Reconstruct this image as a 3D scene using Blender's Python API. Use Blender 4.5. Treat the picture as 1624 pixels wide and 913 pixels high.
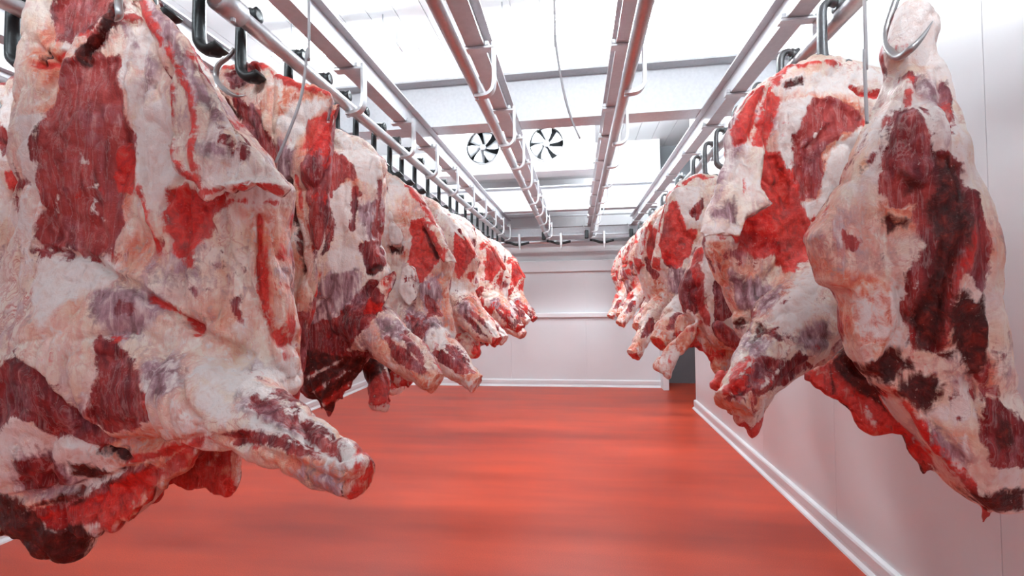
import bpy, bmesh, math, random
from math import radians, sin, cos, pi
from mathutils import Vector, Matrix
random.seed(7)
for o in list(bpy.data.objects): bpy.data.objects.remove(o)
scene = bpy.context.scene
C = scene.collection

# ---------------------------------------------------------------- camera
cam_data = bpy.data.cameras.new('camera'); cam_data.sensor_width = 36.0
cam_data.lens = 36.0 * 731.0 / 1624.0; cam_data.clip_start = .02
cam = bpy.data.objects.new('camera', cam_data); C.objects.link(cam)
cam.matrix_world = Matrix.Translation((0, 0, 1.5)) @ (Matrix.Rotation(radians(7.9), 4, 'Z') @ Matrix.Rotation(radians(91.25), 4, 'X') @ Matrix.Rotation(radians(-.85), 4, 'Z'))
scene.camera = cam

# ---------------------------------------------------------------- view, world, lamp rows
scene.view_settings.view_transform = 'Standard'; scene.view_settings.look = 'None'
scene.view_settings.gamma = 1.0; scene.view_settings.use_curve_mapping = False
scene.view_settings.exposure = 0.18
world = bpy.data.worlds.new('world'); scene.world = world; world.use_nodes = True
world.node_tree.nodes['Background'].inputs[0].default_value = (.9, .93, 1, 1)
world.node_tree.nodes['Background'].inputs[1].default_value = .3
LAMP_POWER = 62.0          # emission of the diffusers of the ceiling lamps
LAMPS = [(x, y) for y in (-.7, 3.95, 6.0) for x in (-2.15, -.15, 1.0)]  # nearest row is unseen, added behind the viewer to light the near carcass fronts
scene.cycles.max_bounces = 8; scene.cycles.diffuse_bounces = 3; scene.cycles.glossy_bounces = 3
scene.cycles.caustics_reflective = False; scene.cycles.caustics_refractive = False

# ---------------------------------------------------------------- helpers
def nodes(name):
    m = bpy.data.materials.new(name); m.use_nodes = True; nt = m.node_tree
    return m, nt, nt.nodes['Principled BSDF']

def nd(nt, kind, **kw):
    n = nt.nodes.new(kind)
    for k, v in kw.items():
        if k.startswith('i_'):
            n.inputs[k[2:].replace('_', ' ')].default_value = v
        elif k.startswith('n_'):
            n.inputs[int(k[2:])].default_value = v
        else: setattr(n, k, v)
    return n

def simple(name, col, rough=.5, metal=0.0, bump=0.0, scale=60, var=.0, spec=.5):
    m, nt, b = nodes(name); L = nt.links
    b.inputs['Roughness'].default_value = rough; b.inputs['Metallic'].default_value = metal
    b.inputs['Specular IOR Level'].default_value = spec
    tc = nd(nt, 'ShaderNodeTexCoord'); n = nd(nt, 'ShaderNodeTexNoise', i_Scale=scale, i_Detail=4.0)
    L.new(tc.outputs['Object'], n.inputs['Vector'])
    r = nd(nt, 'ShaderNodeMapRange', n_3=1 - var, n_4=1 + var); L.new(n.outputs['Fac'], r.inputs[0])
    mx = nd(nt, 'ShaderNodeVectorMath', operation='SCALE'); mx.inputs[0].default_value = col[:3]
    L.new(r.outputs[0], mx.inputs['Scale']); L.new(mx.outputs[0], b.inputs['Base Color'])
    if bump:
        bp = nd(nt, 'ShaderNodeBump', i_Strength=bump, i_Distance=.01); L.new(n.outputs['Fac'], bp.inputs['Height']); L.new(bp.outputs[0], b.inputs['Normal'])
    return m

def mesh_obj(name, bm, mat, parent=None, smooth=False, loc=None):
    me = bpy.data.meshes.new(name); bmesh.ops.recalc_face_normals(bm, faces=bm.faces[:]); bm.to_mesh(me); bm.free()
    if mat: me.materials.append(mat)
    if smooth:
        for p in me.polygons: p.use_smooth = True
    return add(name, me, parent, loc)

def add(name, me, parent=None, loc=None):
    o = bpy.data.objects.new(name, me); C.objects.link(o)
    if parent: o.parent = parent
    if loc is not None: o.location = loc
    return o

def empty(name, loc, label=None, cat=None, group=None):
    o = bpy.data.objects.new(name, None); o.empty_display_size = .1; C.objects.link(o); o.location = loc
    if label: tag(o, label, cat, group)
    return o

def tag(o, label, cat, group=None):
    o['label'] = label; o['category'] = cat
    if group: o['group'] = group
    return o

def struct(o, label):
    o['kind'] = 'structure'; o['label'] = label
    return o

def box(bm, lo, hi, bev=0.0, seg=1):
    r = bmesh.ops.create_cube(bm, size=1.0); vs = r['verts']
    for v in vs:
        v.co = Vector([lo[i] + (v.co[i] + .5) * (hi[i] - lo[i]) for i in range(3)])
    if bev:
        es = list({e for v in vs for e in v.link_edges})
        bmesh.ops.bevel(bm, geom=es, offset=bev, segments=seg, affect='EDGES', profile=.5)
    return bm

def boxm(lo, hi, bev=0.0, seg=1): return box(bmesh.new(), lo, hi, bev, seg)

def tube(bm, pts, rad, n=12, flat=1.0, cap=True):
    """tube through points; rad a number or one per point"""
    pts = [Vector(p) for p in pts]; rings = []
    if not hasattr(rad, '__len__'): rad = [rad] * len(pts)
    up = None
    for i, p in enumerate(pts):
        t = (pts[min(i + 1, len(pts) - 1)] - pts[max(i - 1, 0)]).normalized()
        if up is None:
            up = Vector((0, 0, 1)) if abs(t.z) < .9 else Vector((0, 1, 0))
        a = t.cross(up).normalized(); b = a.cross(t).normalized(); up = b
        rings.append([bm.verts.new(p + a * cos(2 * pi * k / n) * rad[i] + b * sin(2 * pi * k / n) * rad[i] * flat) for k in range(n)])
    for r0, r1 in zip(rings[:-1], rings[1:]):
        for k in range(n): bm.faces.new((r0[k], r0[(k + 1) % n], r1[(k + 1) % n], r1[k]))
    if cap:
        bm.faces.new(rings[0][::-1]); bm.faces.new(rings[-1])
    return bm

def bend(pts, n=6):
    """rounded polyline (Catmull-Rom)"""
    P = [Vector(p) for p in pts]; P = [P[0] * 2 - P[1]] + P + [P[-1] * 2 - P[-2]]; out = []
    for i in range(1, len(P) - 2):
        for k in range(n):
            t = k / n
            out.append(.5 * ((2 * P[i]) + (P[i + 1] - P[i - 1]) * t + (2 * P[i - 1] - 5 * P[i] + 4 * P[i + 1] - P[i + 2]) * t * t + (3 * P[i] - P[i - 1] - 3 * P[i + 1] + P[i + 2]) * t ** 3))
    return out + [P[-2]]

def prism(bm, prof, axis, a, b):
    """profile [(p, q)...] extruded along axis from a to b; axis 'x': (y,z), 'y': (x,z), 'z': (x,y)"""
    def pt(p, t): return {'x': (t, p[0], p[1]), 'y': (p[0], t, p[1]), 'z': (p[0], p[1], t)}[axis]
    A = [bm.verts.new(pt(p, a)) for p in prof]; B = [bm.verts.new(pt(p, b)) for p in prof]; n = len(prof)
    for k in range(n): bm.faces.new((A[k], A[(k + 1) % n], B[(k + 1) % n], B[k]))
    bm.faces.new(A[::-1]); bm.faces.new(B)
    return bm

def lathe(bm, prof, axis='z', org=(0, 0, 0), n=24):
    """prof: (radius, height); spun round the axis through org"""
    rings = []
    for r, h in prof:
        ring = []
        for k in range(n):
            c, s = cos(2 * pi * k / n) * r, sin(2 * pi * k / n) * r
            v = {'z': (c, s, h), 'y': (c, h, s), 'x': (h, c, s)}[axis]
            ring.append(bm.verts.new(Vector(v) + Vector(org)))
        rings.append(ring)
    for r0, r1 in zip(rings[:-1], rings[1:]):
        for k in range(n): bm.faces.new((r0[k], r0[(k + 1) % n], r1[(k + 1) % n], r1[k]))
    bm.faces.new(rings[0][::-1]); bm.faces.new(rings[-1])
    return bm

def ibeam_prof(w, z0, z1, tf, tw, cx=0.0):
    h = w / 2
    return [(cx - h, z0), (cx + h, z0), (cx + h, z0 + tf), (cx + tw, z0 + tf * 1.4), (cx + tw, z1 - tf * 1.4), (cx + h, z1 - tf), (cx + h, z1), (cx - h, z1), (cx - h, z1 - tf), (cx - tw, z1 - tf * 1.4), (cx - tw, z0 + tf * 1.4), (cx - h, z0 + tf)]

# ---------------------------------------------------------------- materials
M = {}
M['panel'] = simple('white_coated_panel', (.76, .77, .79), .32, bump=.02, scale=3, var=.02)
M['ceil'] = simple('white_ceiling_panel', (.86, .86, .87), .5, scale=3, var=.02)
M['trim'] = simple('white_plastic_trim', (.80, .80, .82), .35, scale=5, var=.02)
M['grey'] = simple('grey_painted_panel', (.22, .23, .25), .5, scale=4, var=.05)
M['galv'] = simple('galvanised_steel', (.66, .67, .70), .45, .35, bump=.05, scale=45, var=.12)
M['galv_light'] = simple('bright_zinc_steel', (.68, .69, .71), .4, .6, bump=.04, scale=60, var=.1)
M['pipe'] = simple('galvanised_pipe', (.58, .58, .60), .33, .7, bump=.06, scale=80, var=.15)
M['dark'] = simple('dark_cast_iron', (.035, .04, .042), .38, .6, bump=.1, scale=90, var=.3)
M['worn'] = simple('worn_grey_iron', (.16, .165, .17), .4, .7, bump=.1, scale=90, var=.3)
M['steel'] = simple('stainless_hook', (.42, .42, .42), .28, .9, scale=60, var=.1)
M['cord'] = simple('grey_cord', (.42, .42, .44), .5, var=.05)
M['fan'] = simple('fan_blade_alloy', (.46, .47, .49), .35, .4, scale=20, var=.1)
M['void'] = simple('dark_housing_inside', (.05, .055, .06), .8)
M['housing'] = simple('white_cooler_housing', (.82, .82, .83), .4, var=.02)

def floor_material():
    m, nt, b = nodes('red_resin_floor'); L = nt.links
    tc = nd(nt, 'ShaderNodeTexCoord')
    mp = nd(nt, 'ShaderNodeMapping'); mp.inputs['Scale'].default_value = (.45, 2.6, 1); mp.inputs['Location'].default_value = (.3, .2, .37); L.new(tc.outputs['Object'], mp.inputs['Vector'])   # streaks across the room: wear, with carcass-row shadows and reflections painted in
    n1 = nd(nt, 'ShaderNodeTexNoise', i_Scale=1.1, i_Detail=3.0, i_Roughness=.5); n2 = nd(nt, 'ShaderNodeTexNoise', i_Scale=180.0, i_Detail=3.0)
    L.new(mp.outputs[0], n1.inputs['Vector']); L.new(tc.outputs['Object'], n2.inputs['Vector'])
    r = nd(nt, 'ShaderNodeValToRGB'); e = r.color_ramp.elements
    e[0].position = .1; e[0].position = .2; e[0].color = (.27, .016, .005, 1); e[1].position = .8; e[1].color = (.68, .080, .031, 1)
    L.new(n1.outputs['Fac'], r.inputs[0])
    mx = nd(nt, 'ShaderNodeMix', data_type='RGBA', blend_type='MULTIPLY'); mx.inputs[0].default_value = .35
    L.new(r.outputs[0], mx.inputs[6]); L.new(n2.outputs['Color'], mx.inputs[7])
    rr = nd(nt, 'ShaderNodeValToRGB'); rr.color_ramp.elements[0].position = .35; rr.color_ramp.elements[1].position = .65
    rr.color_ramp.elements[0].color = (.82, .8, .8, 1); rr.color_ramp.elements[1].color = (1.1, 1.1, 1.1, 1)
    L.new(n2.outputs['Fac'], rr.inputs[0]); L.new(rr.outputs[0], mx.inputs[7]); mx.inputs[0].default_value = 1.0
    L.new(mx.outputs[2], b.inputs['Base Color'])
    mr = nd(nt, 'ShaderNodeMapRange', n_3=.32, n_4=.48); L.new(n1.outputs['Fac'], mr.inputs[0]); L.new(mr.outputs[0], b.inputs['Roughness'])
    bp = nd(nt, 'ShaderNodeBump', i_Strength=.12, i_Distance=.004); L.new(n2.outputs['Fac'], bp.inputs['Height']); L.new(bp.outputs[0], b.inputs['Normal'])
    return m
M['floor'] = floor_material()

def emit_material():
    m, nt, b = nodes('lit_lamp_diffuser'); b.inputs['Base Color'].default_value = (.9, .9, .9, 1)
    b.inputs['Emission Color'].default_value = (.88, .955, 1, 1); b.inputs['Emission Strength'].default_value = LAMP_POWER
    return m
M['emit'] = emit_material()

def meat_material():
    m, nt, b = nodes('raw_beef'); L = nt.links
    def lk(a, b_): L.new(a, b_)
    tc = nd(nt, 'ShaderNodeTexCoord'); oi = nd(nt, 'ShaderNodeObjectInfo')
    off = nd(nt, 'ShaderNodeVectorMath', operation='MULTIPLY_ADD'); off.inputs[1].default_value = (9, 9, 9)
    lk(oi.outputs['Color'], off.inputs[0]); lk(tc.outputs['Object'], off.inputs[2])
    P = off.outputs[0]
    def noise(s, d=4, r=.55, vec=P, dist=0.0):
        n = nd(nt, 'ShaderNodeTexNoise', i_Scale=float(s), i_Detail=float(d), i_Roughness=r, i_Distortion=dist); lk(vec, n.inputs['Vector']); return n.outputs['Fac']
    mp = nd(nt, 'ShaderNodeMapping'); mp.inputs['Scale'].default_value = (1, 1, .16); mp.inputs['Rotation'].default_value = (0, .35, 0); lk(P, mp.inputs['Vector'])
    FV = mp.outputs[0]
    def math(op, a, b_=None, clamp=False):
        n = nd(nt, 'ShaderNodeMath', operation=op, use_clamp=clamp)
        for i, v in enumerate((a, b_)):
            if v is None: continue
            if isinstance(v, (int, float)): n.inputs[i].default_value = v
            else: lk(v, n.inputs[i])
        return n.outputs[0]
    def ramp(f, *st):
        r = nd(nt, 'ShaderNodeValToRGB'); e = r.color_ramp.elements
        while len(e) < len(st): e.new(.5)
        for x, (p, c) in zip(e, st): x.position = p; x.color = (*c, 1)
        lk(f, r.inputs[0]); return r.outputs[0]
    def mix(f, a, b_):
        n = nd(nt, 'ShaderNodeMix', data_type='RGBA'); lk(f, n.inputs[0]); lk(a, n.inputs[6]); lk(b_, n.inputs[7]); return n.outputs[2]
    nA, nB, nC, nF, nG = noise(11, 5, .6, dist=.3), noise(38, 6, .65, dist=.5), noise(130, 4, .6), noise(42, 5, .6, FV, .4), noise(95, 4, .6, FV)
    def attr(a): return nd(nt, 'ShaderNodeAttribute', attribute_name=a).outputs['Fac']
    def mask(a, edge, amp, na=nB, nb=nF, soft=None):
        """signed distance + ragged noise -> 0..1"""
        n = math('ADD', math('MULTIPLY', math('SUBTRACT', na, .5), amp), math('MULTIPLY', math('SUBTRACT', nb, .5), amp))
        v = math('DIVIDE', math('ADD', attr(a), n), edge)
        return math('ADD', v, .5, True)
    def vein(n, th, gain):                       # thin winding lines where the noise crosses its middle
        return math('MULTIPLY', math('SUBTRACT', math('SUBTRACT', 1.0, math('ABSOLUTE', math('SUBTRACT', math('MULTIPLY', n, 2.0), 1.0))), th, True), gain, True)
    nV, nW = noise(17, 4, .6, dist=1.2), noise(30, 5, .65, FV, .8)
    nD = noise(4.5, 3, .5)
    fat = ramp(nA, (.25, (.76, .34, .20)), (.38, (.86, .64, .50)), (.54, (.95, .84, .75)), (.66, (.86, .66, .60)), (.80, (.74, .36, .32)))
    fat = mix(math('MULTIPLY', math('SUBTRACT', nF, .47, True), 3.4, True), fat, ramp(nB, (.32, (.88, .80, .76)), (.55, (.74, .52, .48)), (.7, (.62, .22, .19))))
    fat = mix(math('MULTIPLY', vein(nV, .90, 9.0), math('MULTIPLY', math('SUBTRACT', nD, .38, True), 3.0, True)), fat, ramp(nB, (.35, (.50, .035, .025)), (.65, (.70, .30, .24))))
    stain = ramp(nB, (.3, (.55, .030, .015)), (.44, (.76, .16, .075)), (.58, (.84, .46, .32)), (.72, (.92, .72, .60)))
    white = ramp(nB, (.3, (.84, .66, .60)), (.5, (.92, .82, .78)), (.7, (.90, .84, .82)))
    memb = ramp(nF, (.3, (.07, .014, .026)), (.43, (.20, .070, .10)), (.55, (.46, .27, .32)), (.68, (.84, .73, .72)))
    mus = ramp(nF, (.28, (.075, .005, .009)), (.48, (.22, .014, .018)), (.62, (.36, .032, .032)), (.80, (.66, .26, .22)))
    brick = ramp(nF, (.28, (.22, .016, .016)), (.5, (.40, .040, .036)), (.66, (.50, .075, .065)), (.82, (.70, .32, .28)))
    mus = mix(mask('stn', .02, .03), mus, brick)
    mus = mix(math('MULTIPLY', vein(nW, .94, 12.0), .22), mus, white)
    red = ramp(nB, (.3, (.20, .004, .004)), (.42, (.50, .007, .005)), (.56, (.74, .020, .012)), (.68, (.70, .10, .075)), (.80, (.82, .45, .40)))
    dark = ramp(nB, (.3, (.016, .003, .003)), (.52, (.085, .008, .007)), (.66, (.22, .022, .016)), (.8, (.45, .12, .07)))
    c = mix(math('MULTIPLY', mask('stn', .030, .08), .9), fat, stain)
    c = mix(math('MULTIPLY', mask('mem', .020, .07, nB, nF), .9), c, memb)
    c = mix(mask('wht', .014, .045), c, white)
    mm = mask('mus', .006, .038, nB, nW)
    veil = math('MULTIPLY', math('SUBTRACT', math('ADD', nA, math('MULTIPLY', nG, .3)), .66, True), 2.6, True)
    c = mix(mm, c, mix(veil, mus, memb))
    mr = mask('red', .008, .04, nB, nW)
    red = mix(math('MULTIPLY', math('SUBTRACT', nD, .5, True), 4.0, True), red, mus)
    c = mix(math('MULTIPLY', mr, .94), c, red)
    md = mask('drk', .012, .05)
    c = mix(md, c, dark)
    # fine blood specks and pale flecks
    sp = math('MULTIPLY', math('SUBTRACT', nC, .64, True), 9.0, True)
    c = mix(math('MULTIPLY', sp, .6), c, ramp(nA, (.45, (.42, .02, .015)), (.55, (.86, .70, .64))))
    lk(c, b.inputs['Base Color'])
    rg = nd(nt, 'ShaderNodeMapRange', n_1=.3, n_2=.7, n_3=.28, n_4=.48); lk(nB, rg.inputs[0]); lk(rg.outputs[0], b.inputs['Roughness'])
    b.inputs['Specular IOR Level'].default_value = .32
    hgt = math('ADD', math('ADD', math('MULTIPLY', nB, 1.0), math('MULTIPLY', nF, .9)), math('ADD', math('MULTIPLY', nG, .25), math('MULTIPLY', nV, .9)))
    hgt = math('SUBTRACT', hgt, math('MULTIPLY', math('ADD', mm, mr), .22))
    bp = nd(nt, 'ShaderNodeBump', i_Strength=.55, i_Distance=.010); lk(hgt, bp.inputs['Height']); lk(bp.outputs[0], b.inputs['Normal'])
    return m
M['meat'] = meat_material()

# ---------------------------------------------------------------- the room
XL, XR, YB, YF, ZC = -3.65, 1.55, -3.6, 7.85, 4.1
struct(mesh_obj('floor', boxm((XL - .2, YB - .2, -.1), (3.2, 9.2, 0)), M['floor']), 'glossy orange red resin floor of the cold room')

def panel_wall(name, label, axis, pos, a, b, w, thick, out, z0=0.0, z1=ZC, mat='panel'):
    """backing sheet with upright panels; axis 'x' wall lies at x=pos and runs along y"""
    t0, t1 = sorted((pos + out * .012, pos + out * thick))
    lo, hi = ((t0, a, z0), (t1, b, z1)) if axis == 'x' else ((a, t0, z0), (b, t1, z1))
    W = struct(mesh_obj(name, boxm(lo, hi), M[mat]), label)
    n = max(1, round((b - a) / w)); w = (b - a) / n; me = None
    for k in range(n):
        s0, s1 = sorted((pos, pos + out * .02))
        if me is None:
            lo, hi = ((s0, .001, z0), (s1, w - .001, z1)) if axis == 'x' else ((.001, s0, z0), (w - .001, s1, z1))
            o = mesh_obj('wall_panel', boxm(lo, hi, .001), M[mat], W); me = o.data
        else: o = add('wall_panel', me, W)
        o.location = (0, a + k * w, 0) if axis == 'x' else (a + k * w, 0, 0)
    return W
panel_wall('wall_right', 'white panelled wall beside the right row of meat', 'x', XR, YB, 6.42, 1.1, .12, 1)
panel_wall('wall_left', 'white panelled wall behind the left rows', 'x', XL, YB, YF, 1.15, .12, -1)
panel_wall('wall_front', 'white panelled wall behind the viewer', 'y', YB, XL, XR, 1.15, .12, -1)
WB = panel_wall('wall_back', 'white end wall of the cold room', 'y', YF, XL, 1.42, 1.2, .2, 1)
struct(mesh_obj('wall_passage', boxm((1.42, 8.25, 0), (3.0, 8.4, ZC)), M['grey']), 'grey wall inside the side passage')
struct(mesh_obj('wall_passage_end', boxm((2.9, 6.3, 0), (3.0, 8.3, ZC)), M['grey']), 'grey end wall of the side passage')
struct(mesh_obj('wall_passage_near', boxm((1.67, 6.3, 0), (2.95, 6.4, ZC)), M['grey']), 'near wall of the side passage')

# ceiling sheets run along the room
CE = struct(mesh_obj('ceiling', boxm((XL - .2, YB - .2, ZC + .02), (3.2, 9.2, ZC + .14)), M['ceil']), 'white panelled ceiling above the steel beams')
me = None; n = 26; w = (3.1 - XL) / n
for k in range(n):
    if me is None:
        bm = boxm((.003, YB, ZC), (w - .003, 8.3, ZC + .022), .003); o = mesh_obj('ceiling_panel', bm, M['ceil'], CE); me = o.data
    else: o = add('ceiling_panel', me, CE)
    o.location.x = XL + k * w

def baseboard(name, label, axis, pos, out, a, b):
    s = -out
    prof = [(pos, 0), (pos + s * .05, 0), (pos + s * .047, .012), (pos + s * .028, .026), (pos + s * .024, .045), (pos + s * .03, .052), (pos + s * .03, .10), (pos + s * .024, .112), (pos + s * .01, .118), (pos, .118)]
    return struct(mesh_obj(name, prism(bmesh.new(), prof, axis, a, b), M['trim']), label)
baseboard('baseboard_right', 'white moulded skirting along the right wall', 'y', XR, 1, YB, 6.42)
baseboard('baseboard_left', 'white moulded skirting along the left wall', 'y', XL, -1, YB, YF)
baseboard('baseboard_back', 'white moulded skirting along the end wall', 'x', YF, 1, XL, 1.36)
# jamb at the passage, bumper boards on the end wall
struct(mesh_obj('trim_1', boxm((1.345, 7.6, 0), (1.435, 8.1, 3.0), .006), M['trim']), 'white jamb post at the side passage')
bm = boxm((XL, YF - .05, 1.93), (1.345, YF - .0, 2.12), .012, 2)
struct(mesh_obj('trim_2', bm, M['trim']), 'upper white bumper board on the end wall')
bm = boxm((XL, YF - .045, 1.16), (1.345, YF - .0, 1.24), .012, 2)
struct(mesh_obj('trim_3', bm, M['trim']), 'lower white bumper rail on the end wall')

# ---------------------------------------------------------------- ceiling lamps (the room's light)
LAMPN = {}
def lamp(x, y, label):
    t = empty('ceiling_lamp', (x, y, ZC), label, 'lamp', 'ceiling lamps')
    for s in (-.45, .45):
        bm = bmesh.new(); tube(bm, [(s, 0, 0), (s, 0, -.19)], .006, 8); mesh_obj('hanger_rod', bm, M['galv'], t, True)
    bm = bmesh.new(); prism(bm, [(-.06, -.165), (.06, -.165), (.06, -.195), (-.06, -.195)], 'x', -.62, .62)
    mesh_obj('lamp_body', bm, M['housing'], t)
    bm = bmesh.new(); tube(bm, [(-.6, 0, -.26), (.6, 0, -.26)], .065, 20); mesh_obj('diffuser', bm, M['emit'], t, True)
    for s in (-1, 1):
        bm = bmesh.new(); box(bm, (s * .61 - .012, -.07, -.33), (s * .61 + .012, .07, -.17), .006); mesh_obj('end_cap', bm, M['trim'], t)
rows = {-.7: 'added behind the viewer to light the nearest carcasses', 3.95: 'just beyond the first cross beam', 6.0: 'before the cooler fans'}
cols = {-2.15: 'lit strip lamp over the left row', -.15: 'lit strip lamp over the middle aisle', 1.0: 'lit strip lamp over the right row'}
for (x, y) in LAMPS: lamp(x, y, cols[x] + ', ' + rows[y])

# ---------------------------------------------------------------- overhead steel
RAILS = [-3.07, -2.41, -1.75, -1.09, -.43, .24, .92]
ZP, RP = 2.45, .027
ZB0, ZB1 = 2.635, 2.785           # rail beams
names = ['nearest the left wall', 'second from the left wall', 'at the far left edge', 'above the left meat row', 'on the left of the aisle', 'on the right of the aisle', 'above the right meat row']
for y, lab in ((-.1, 'deep steel cross beam just behind the viewer'), (3.4, 'deep steel cross beam in front of the cooler fans'), (6.87, 'deep steel cross beam near the end wall')):
    o = mesh_obj('cross_beam', prism(bmesh.new(), ibeam_prof(.18, 2.787, 3.15, .014, .005, y), 'x', XL, 1.55), M['galv'])
    tag(o, lab, 'beam', 'cross beams')
BR_Y = {}
for i, x in enumerate(RAILS):
    o = mesh_obj('rail_beam', prism(bmesh.new(), ibeam_prof(.082, ZB0, ZB1, .009, .004, x), 'y', -2.5, 7.55), M['galv'])
    tag(o, 'slim steel beam carrying the rail ' + names[i], 'beam', 'rail beams')
    t = empty('overhead_rail', (x, 0, ZP), 'round steel meat rail ' + names[i], 'rail', 'overhead rails')
    bm = bmesh.new(); tube(bm, [(0, -2.5, 0), (0, 7.41, 0)], RP, 20); mesh_obj('pipe', bm, M['pipe'], t, True)
    if i == 3:
        bm = bmesh.new(); lathe(bm, [(RP, 1.27), (.040, 1.28), (.040, 1.37), (RP, 1.38)], 'y', (0, 0, 0), 20); cp = mesh_obj('pipe_coupling', bm, M['pipe'], t, True)
        bm = bmesh.new(); lathe(bm, [(.004, -.05), (.009, -.048), (.009, -.036), (.004, -.034)], 'z', (.01, 1.33, 0), 8); mesh_obj('bolt', bm, M['galv'], cp)

def bracket_meshes():
    """clamp plate under the beam, arm down the right side, curl under the pipe"""
    bm = bmesh.new(); box(bm, (-.065, -.022, ZB0 - ZP - .014), (.085, .022, ZB0 - ZP), .003)
    box(bm, (-.062, -.02, ZB0 - ZP), (-.042, .02, ZB0 - ZP + .022), .003); box(bm, (.042, -.02, ZB0 - ZP), (.06, .02, ZB0 - ZP + .022), .003)
    me1 = bpy.data.meshes.new('clamp_plate'); bm.to_mesh(me1); bm.free(); me1.materials.append(M['galv_light'])
    bm = bmesh.new(); T = .007
    path = bend([(.081, ZB0 - ZP + .015), (.081, .10), (.081, .03), (.074, -.008), (.052, -.03), (.02, -.036), (-.008, -.0365)], 5)
    pin, pout = [], []
    for k, p in enumerate(path):
        a = path[max(k - 1, 0)]; b = path[min(k + 1, len(path) - 1)]; d = Vector((b[0] - a[0], b[1] - a[1], 0)).normalized() if False else None
    pts = [Vector((p[0], p[1])) for p in [(q[0], q[1]) for q in path]]
    for k, p in enumerate(pts):
        d = (pts[min(k + 1, len(pts) - 1)] - pts[max(k - 1, 0)]).normalized(); nrm = Vector((-d.y, d.x))
        pin.append(p + nrm * T); pout.append(p - nrm * T)
    for k in range(len(pts) - 1):
        vs = []
        for yy in (-.02, .02):
            vs += [bm.verts.new((q.x, yy, q.y)) for q in (pin[k], pin[k + 1], pout[k + 1], pout[k])]
        for f in ((0, 1, 2, 3), (7, 6, 5, 4), (0, 4, 5, 1), (1, 5, 6, 2), (2, 6, 7, 3), (3, 7, 4, 0)): bm.faces.new([vs[j] for j in f])
    bmesh.ops.remove_doubles(bm, verts=bm.verts[:], dist=1e-5); bmesh.ops.recalc_face_normals(bm, faces=bm.faces[:])
    me2 = bpy.data.meshes.new('bracket_arm'); bm.to_mesh(me2); bm.free(); me2.materials.append(M['galv_light'])
    bm = bmesh.new(); lathe(bm, [(.009, -.052), (.009, -.044), (.006, -.044), (.006, -.028)], 'z', (0, 0, 0), 8)
    me3 = bpy.data.meshes.new('bolt'); bm.to_mesh(me3); bm.free(); me3.materials.append(M['galv'])
    return me1, me2, me3
BM = bracket_meshes()
BRY = [-.6, .1, .75, 1.45, 2.05, 2.75, 3.25, 3.85, 4.5, 5.15, 5.8, 6.45, 7.1]
for i, x in enumerate(RAILS):
    if i < 2: continue
    for j, y in enumerate(BRY):
        if y < 1.5 or (i == 2 and y > 3): continue
        t = empty('rail_bracket', (x, y + (.06 if i % 2 else -.02), ZP), 'bent bracket on the rail ' + names[i] + ', %s in depth' % ['', '', '', '', 'nearest', 'second', 'third', 'fourth', 'fifth', 'sixth', 'seventh', 'eighth', 'farthest'][j], 'bracket', 'rail brackets')
        for mname, mm in zip(('clamp_plate', 'bracket_arm', 'bolt'), BM): add(mname, mm, t)

# cross transfer rail at the end wall with its switches
t = empty('transfer_rail', (0, 7.45, 2.40), 'steel cross rail at the end wall joining all overhead rails', 'rail')
bm = bmesh.new(); tube(bm, [(XL + .1, 0, 0), (1.5, 0, 0)], .03, 14); mesh_obj('pipe', bm, M['pipe'], t, True)
bm = bmesh.new(); prism(bm, ibeam_prof(.09, .1, .25, .01, .004, .08), 'x', XL, 1.5); mesh_obj('support_beam', bm, M['galv'], t)
bm = bmesh.new(); tube(bm, [(XL + .1, .05, .42), (1.5, .05, .42)], .012, 8); mesh_obj('tie_rod', bm, M['galv'], t, True)
for i, x in enumerate(RAILS):
    if i < 3: continue
    s = empty('rail_switch', (x, 7.3, 2.385), 'dark curved rail switch at the end of the rail ' + names[i], 'rail switch', 'rail switches')
    bm = bmesh.new(); tube(bm, bend([(0, -.05, 0), (.06, .03, .0), (.18, .06, -.03), (.36, .05, 0)]), .02, 8); mesh_obj('switch_tongue', bm, M['dark'], s, True)
    bm = bmesh.new(); box(bm, (-.09, -.03, .03), (-.03, .05, .16), .01); mesh_obj('lever_box', bm, M['dark'], s)
    bm = bmesh.new(); tube(bm, [(-.06, .0, .15), (-.12, -.02, .24)], .008, 8); mesh_obj('lever', bm, M['galv'], s, True)
    bm = bmesh.new(); box(bm, (.19, -.02, -.06), (.23, .02, .14), .006); box(bm, (.2, -.012, -.12), (.22, .012, -.05), .004); mesh_obj('hanger', bm, M['galv_light'], s)

# ---------------------------------------------------------------- evaporator with two fans
ev = empty('evaporator_cooler', (-.75, 6.5, 3.34), 'white ceiling cooler with two fans above the far end', 'cooler')
bm = bmesh.new()
# front sheet with two round openings
fx = [-.545, .37]; fz = .34; R0 = .24
def sheet_with_holes(bm, x0, x1, z0, z1, y):
    xs = [x0, (fx[0] + fx[1]) / 2, x1]
    for k in range(2):
        a, b = xs[k], xs[k + 1]; n = 48; inn, outr = [], []
        for j in range(n):
            an = 2 * pi * j / n; dx, dz = cos(an), sin(an)
            tx = ((b - fx[k]) / dx if dx > 1e-9 else (a - fx[k]) / dx if dx < -1e-9 else 1e9)
            tz = ((z1 - fz) / dz if dz > 1e-9 else (z0 - fz) / dz if dz < -1e-9 else 1e9)
            tt = min(tx, tz)
            inn.append(bm.verts.new((fx[k] + dx * R0, y, fz + dz * R0))); outr.append(bm.verts.new((fx[k] + dx * tt, y, fz + dz * tt)))
        for j in range(n): bm.faces.new((inn[j], inn[(j + 1) % n], outr[(j + 1) % n], outr[j]))
sheet_with_holes(bm, -1.25, 1.05, 0, .70, 0)
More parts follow.
